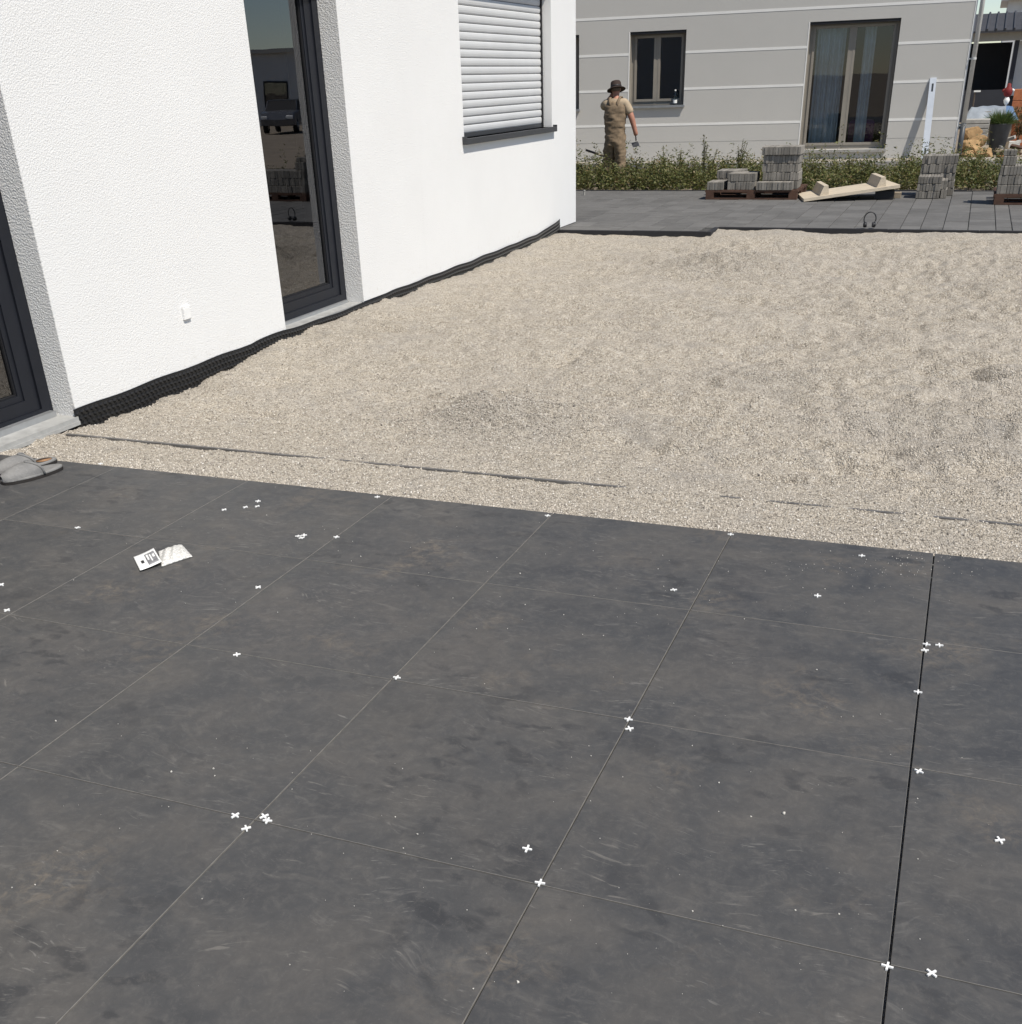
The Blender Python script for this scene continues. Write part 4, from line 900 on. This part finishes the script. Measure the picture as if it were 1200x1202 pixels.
V, Qd = leaves(Pp, Dd, rng.uniform(.2,.46,m_), rng.uniform(.004,.008,m_), None, ''); link('grass_tuft', np_mesh('grass_tuft', V, Qd, M['grass']), pot)
# tarpaulin-covered heap, brick stack, ornament
q = ony(1163,130,29.5); tq = thing('tarpaulin', 'grey blue tarpaulin draped over a pallet behind the planter', 'tarpaulin', (q.x, q.y, 0))
nxg, nyg = 30, 14; v = []
for i in range(nxg+1):
    for j in range(nyg+1):
        x = -.52+1.08*i/nxg; y = -.4+.8*j/nyg; ed = min(1, min(i, nxg-i, j*1.4)/3); v.append((x*(1.0+.08*(1-ed)), y-.1*(1-ed), .62+.26*ed+.015*math.sin(x*9+y*5)+.008*math.sin(x*23)))
fa = [(i*(nyg+1)+j,(i+1)*(nyg+1)+j,(i+1)*(nyg+1)+j+1,i*(nyg+1)+j+1) for i in range(nxg) for j in range(nyg)]
MB().add(v, [f for f in fa if v[f[0]][0] < .30]).build('grey_sheet', M['tarp_grey'], tq, True); MB().add(v, [f for f in fa if v[f[0]][0] >= .30]).build('blue_sheet', M['tarp_blue'], tq, True); MB().box(-.47,.5,-.34,.38,0,.80).build('covered_load', M['old_wood'], tq)
q = ony(1187,132,31); bs = thing('brick_stack', 'stack of orange hollow clay bricks beside the red ornament', 'brick stack', (q.x, q.y, 0)); top = ony(1195,104,31).z
for k in range(max(3, int(top/.24))):
    for i in range(5): 
        if k == int(top/.24)-1 and i > 2: continue
        b0 = MB().cbox(i*.26, i*.26+.245, random.uniform(-.01,.01), .36, k*.24, k*.24+.232, .006).build('brick', M['clay'], bs)
q = ony(1181,123,29.9); z0 = ony(1181,123,29.9).z; rp = thing('garden_ornament', 'red ornament with white base standing near the orange bricks', 'ornament', (q.x, q.y, 0)); z0 += .08; rp.scale = (.78,.78,.92)
MB().tube([(0,0,0),(0,0,z0)], .02, 8).lathe([(.03,z0),(.065,z0+.04),(.085,z0+.10),(.05,z0+.17)], (0,0,0), 12).build('white_base', M['paint_white'], rp, True); MB().lathe([(.05,z0+.171),(.11,z0+.22),(.125,z0+.30),(.10,z0+.36),(.06,z0+.39),(.055,z0+.45),(.02,z0+.47)], (0,0,0), 12, 1, .8).build('red_body', M['red'], rp, True)
for s_ in (-1,1): MB().tube([(s_*.10,0,z0+.33),(s_*.16,-.02,z0+.30)], .03, 8).build('arm', M['paint_white'] if s_ > 0 else M['red'], rp, True)
q = onz(1194,172,.0); ds = thing('dry_shrub', 'brownish dry shrub growing between planter and orange bricks', 'shrub', (q.x, q.y, 0))
m_ = 700; az = rng.uniform(0,6.28,m_); el = rng.uniform(.2,1.5,m_); tt = rng.uniform(.1,.85,m_); Pp = np.stack([tt*.25*np.cos(az), tt*.25*np.sin(az), .15+tt*.75], -1)
V, Qd = leaves(Pp, np.stack([np.cos(az)*np.cos(el), np.sin(az)*np.cos(el), np.sin(el)], -1), rng.uniform(.06,.16,m_), rng.uniform(.006,.014,m_), None, '')
link('foliage', np_mesh('foliage', V, Qd, m_leaf('dry_leaf', [(0,(.07,.06,.03)), (.5,(.14,.10,.05)), (1,(.20,.14,.07))])), ds); MB().tube([(0,0,0),(.02,.01,.4),(.0,.03,.8)], [.012,.009,.005], 6).tube([(0,0,.05),(-.1,.02,.6)], [.008,.004], 6).build('stem', M['weed_stem'], ds)
# loose bricks, boards
GSB = 'scraps lying in the yard'
for u, v_, dx, mt, nm, lab in [(1180,184,.30,'clay','clay_brick','orange clay brick lying before the planter'),(1190,187,.5,'new_wood','board','pale timber board lying beside the orange brick'),(1158,188,.7,'new_wood','board','long pale timber board lying behind the weed strip'),(1188,170,.34,'paint_white','foam_panel','white foam panel lying on rubble behind the brick'),(1193,157,.55,'old_wood','log','grey weathered beam lying behind the planter'),(1188,178,.4,'rust_wood','plank_offcut','dark brown plank offcut in the rubble')]:
    q = onz(u, v_, .06); rz_ = random.uniform(-.12,.12)
    MBx = MB().cbox(-dx/2, dx/2, -.07, .07, 0, .085 if mt != 'paint_white' else .14, .005); tag(MBx.build(nm, M[mt], loc=(q.x, q.y, .0005), rot=(0,0,rz_)), lab, nm.replace('_', ' '), None)
for i in range(16):
    q = onz(random.uniform(1140,1200), random.uniform(168,186), .03); L_ = random.uniform(.25,.7); mt = random.choice(['old_wood','rust_wood','old_wood','clay','concrete','sandstone'])
    tag(MB().cbox(-L_/2, L_/2, -.05, .05, -.03, .035, .004).build('rubble_piece', M[mt], loc=(q.x, q.y+.3, random.uniform(.05,.22)), rot=(random.uniform(-.3,.3), random.uniform(-.35,.35), random.uniform(-1.2,1.2))), {'old_wood':'grey weathered timber offcut','rust_wood':'dark brown timber offcut','clay':'orange clay brick fragment','concrete':'grey concrete fragment','sandstone':'ochre sandstone fragment'}[mt]+' in the rubble round the planter', 'rubble', 'rubble pieces round the planter')
q = ony(1145,108,31); sp_ = thing('garden_post', 'thin pale T shaped garden post beside the downpipe', 'post', (q.x, q.y, 0)); MB().tube([(0,0,0),(0,0,q.z)], .018, 8).build('post', M['handle_wood'], sp_); MB().box(-.03,.12,-.03,.03,q.z,q.z+.035).build('head', M['paint_white'], sp_)  # plain T-shaped post, carries no lamp
# neighbour's carport and the houses beyond it
cpx = -3.0; cq = thing('carport_house', 'dark open carport with grey fascia beam and tiled roof', 'building', (0, 45, 0))
MB().box(cpx, 14, 0, .25, 2.42, 2.72).build('fascia', M['fascia'], cq); MB().add([(cpx,-.35,2.72),(14,-.35,2.72),(14,3.5,3.34),(cpx,3.5,3.34),(cpx,-.35,2.66),(14,-.35,2.66),(14,3.5,3.28),(cpx,3.5,3.28)], [(0,1,2,3),(7,6,5,4),(0,4,5,1),(1,5,6,2),(2,6,7,3),(3,7,4,0)]).build('roof', M['roof_dark'], cq)
for k in range(60): MB().tube([(cpx+.28*k,-.36,2.74),(cpx+.28*k,3.5,3.36)], .04, 6).build('roof_tile', M['roof_dark'], cq)
MB().box(cpx, .72, 3.2, 3.45, 0, 2.42).build('rear_wall', M['dark_wall'], cq); MB().box(.73, 14, .4, .65, .9, 2.41).build('pale_wall', M['pale_wall'], cq); MB().box(.72, 14, .3, .4, .78, .92).build('ledge', M['paint_white'], cq); MB().box(.73, 14, .41, .66, 0, .779).build('base_wall', M['dark_wall'], cq)
MB().box(cpx, .72, -.05, .0, 0, .98).build('fence_panel', M['dark_wall'], cq)
for x in (cpx, .74, 6): MB().box(x, x+.14, .05, .19, 0, 2.42).build('post', M['dark_wall'], cq)
fh = thing('gable_house', 'white gabled house with a dark roof far beyond the carport', 'house', (ony(1184,5,78).x+6.0, 78, 0))
MB().add([(-6,0,0),(9,0,0),(9,0,5.0),(-6,0,5.0),(-6,9,0),(9,9,0),(9,9,5),(-6,9,5)], [(0,1,2,3),(5,4,7,6),(1,5,6,2),(4,0,3,7)]).build('wall', M['pale_wall'], fh)
MB().add([(-6.4,-.5,4.95),(9.4,-.5,4.95),(9.4,9.5,4.95),(-6.4,9.5,4.95),(-6.4,4.5,6.3),(9.4,4.5,6.3)], [(0,1,5,4),(2,3,4,5),(1,2,5),(3,0,4),(3,2,1,0)]).build('roof', M['alu'], fh)
MB().box(-.1, 1.9, -.03, .05, 4.1, 4.9).build('window', M['anth_dark'], fh)

# ================================================================== ACROSS THE STREET (seen mirrored in the patio door)
bw = thing('bungalow', 'pale grey flat roofed bungalow across the yard mirrored in the patio door', 'house', (20, 68, -.2), R(-18))
bwall = MB().box(0, 16, 0, 8, 0, 3.9).build('wall', M['pale_wall'], bw); MB().box(-.3, 16.3, -.3, 8.3, 3.901, 4.12).build('roof', M['fascia'], bw)
for x in (1.2, 4.2, 7.4, 10.3):
    f = MB().box(x, x+1.5, -.03, .05, .9 if x != 4.2 else .1, 2.4).build('window', M['anthracite'], bw); MB().box(x+.08, x+1.42, -.036, -.031, 1.0 if x != 4.2 else .2, 2.3).build('pane', M['glass_dark'], f)
M['car_paint'] = simple('car_paint', (.16,.165,.18), .25, .03, 3, metal=.3, spec=.6); M['tyre'] = simple('tyre', (.02,.02,.021), .8, .1)
car = thing('parked_car', 'dark grey parked hatchback mirrored in the patio door glass', 'car', (23.5, 54.0, -.19), R(70))
low = [(-2.05,.35),(-2.1,.62),(-1.95,.86),(-1.0,.95),(1.55,.98),(2.0,.92),(2.08,.6),(2.02,.33)]; n_ = len(low); v = []
for y, k in ((-.84,.0),(-.80,.06),(.80,.06),(.84,.0)):
    for x, z in low: v.append((x*(1-.02*(k == 0)), y, z+(k if z > .8 else 0)))
cb = MB().add(v, [(r*n_+i, r*n_+(i+1) % n_, (r+1)*n_+(i+1) % n_, (r+1)*n_+i) for r in range(3) for i in range(n_)]+[tuple(range(n_-1,-1,-1)), tuple(3*n_+i for i in range(n_))]).build('body', M['car_paint'], car)
cab = [(-1.05,.98),(-.35,1.44),(1.1,1.46),(1.75,1.0)]; v = [(x, y*(.92 if z > 1.2 else 1), z) for y in (-.76,.76) for x, z in cab]
MB().add(v, [(0,1,2,3),(7,6,5,4),(0,4,5,1),(2,6,7,3)]).build('window_band', M['anth_dark'], cb); MB().box(-.36, 1.12, -.70, .70, 1.44, 1.485).build('roof', M['car_paint'], cb)
for sx in (-.92, .38, 1.3):
    for sy in (-1, 1): MB().tube([(sx+(.55 if sx < 0 else 0), sy*.705, 1.45), (sx, sy*.77, .99)], .03, 6).build('pillar', M['car_paint'], cb)
for x in (-1.3, 1.3):
    for y in (-.74, .74):
        w_ = MB().tube([(x, y-.1, .31), (x, y+.1, .31)], .31, 20).build('wheel', M['tyre'], car, True); MB().tube([(x, y-.105, .31), (x, y+.105, .31)], .19, 16).build('rim', M['alu'], w_, True)
for y in (-.62, .62): MB().cbox(-2.10, -1.98, y-.16, y+.16, .62, .78, .03).build('headlight', M['paint_white'], car); MB().cbox(1.98, 2.09, y-.14, y+.14, .68, .86, .03).build('tail_light', M['red'], car)
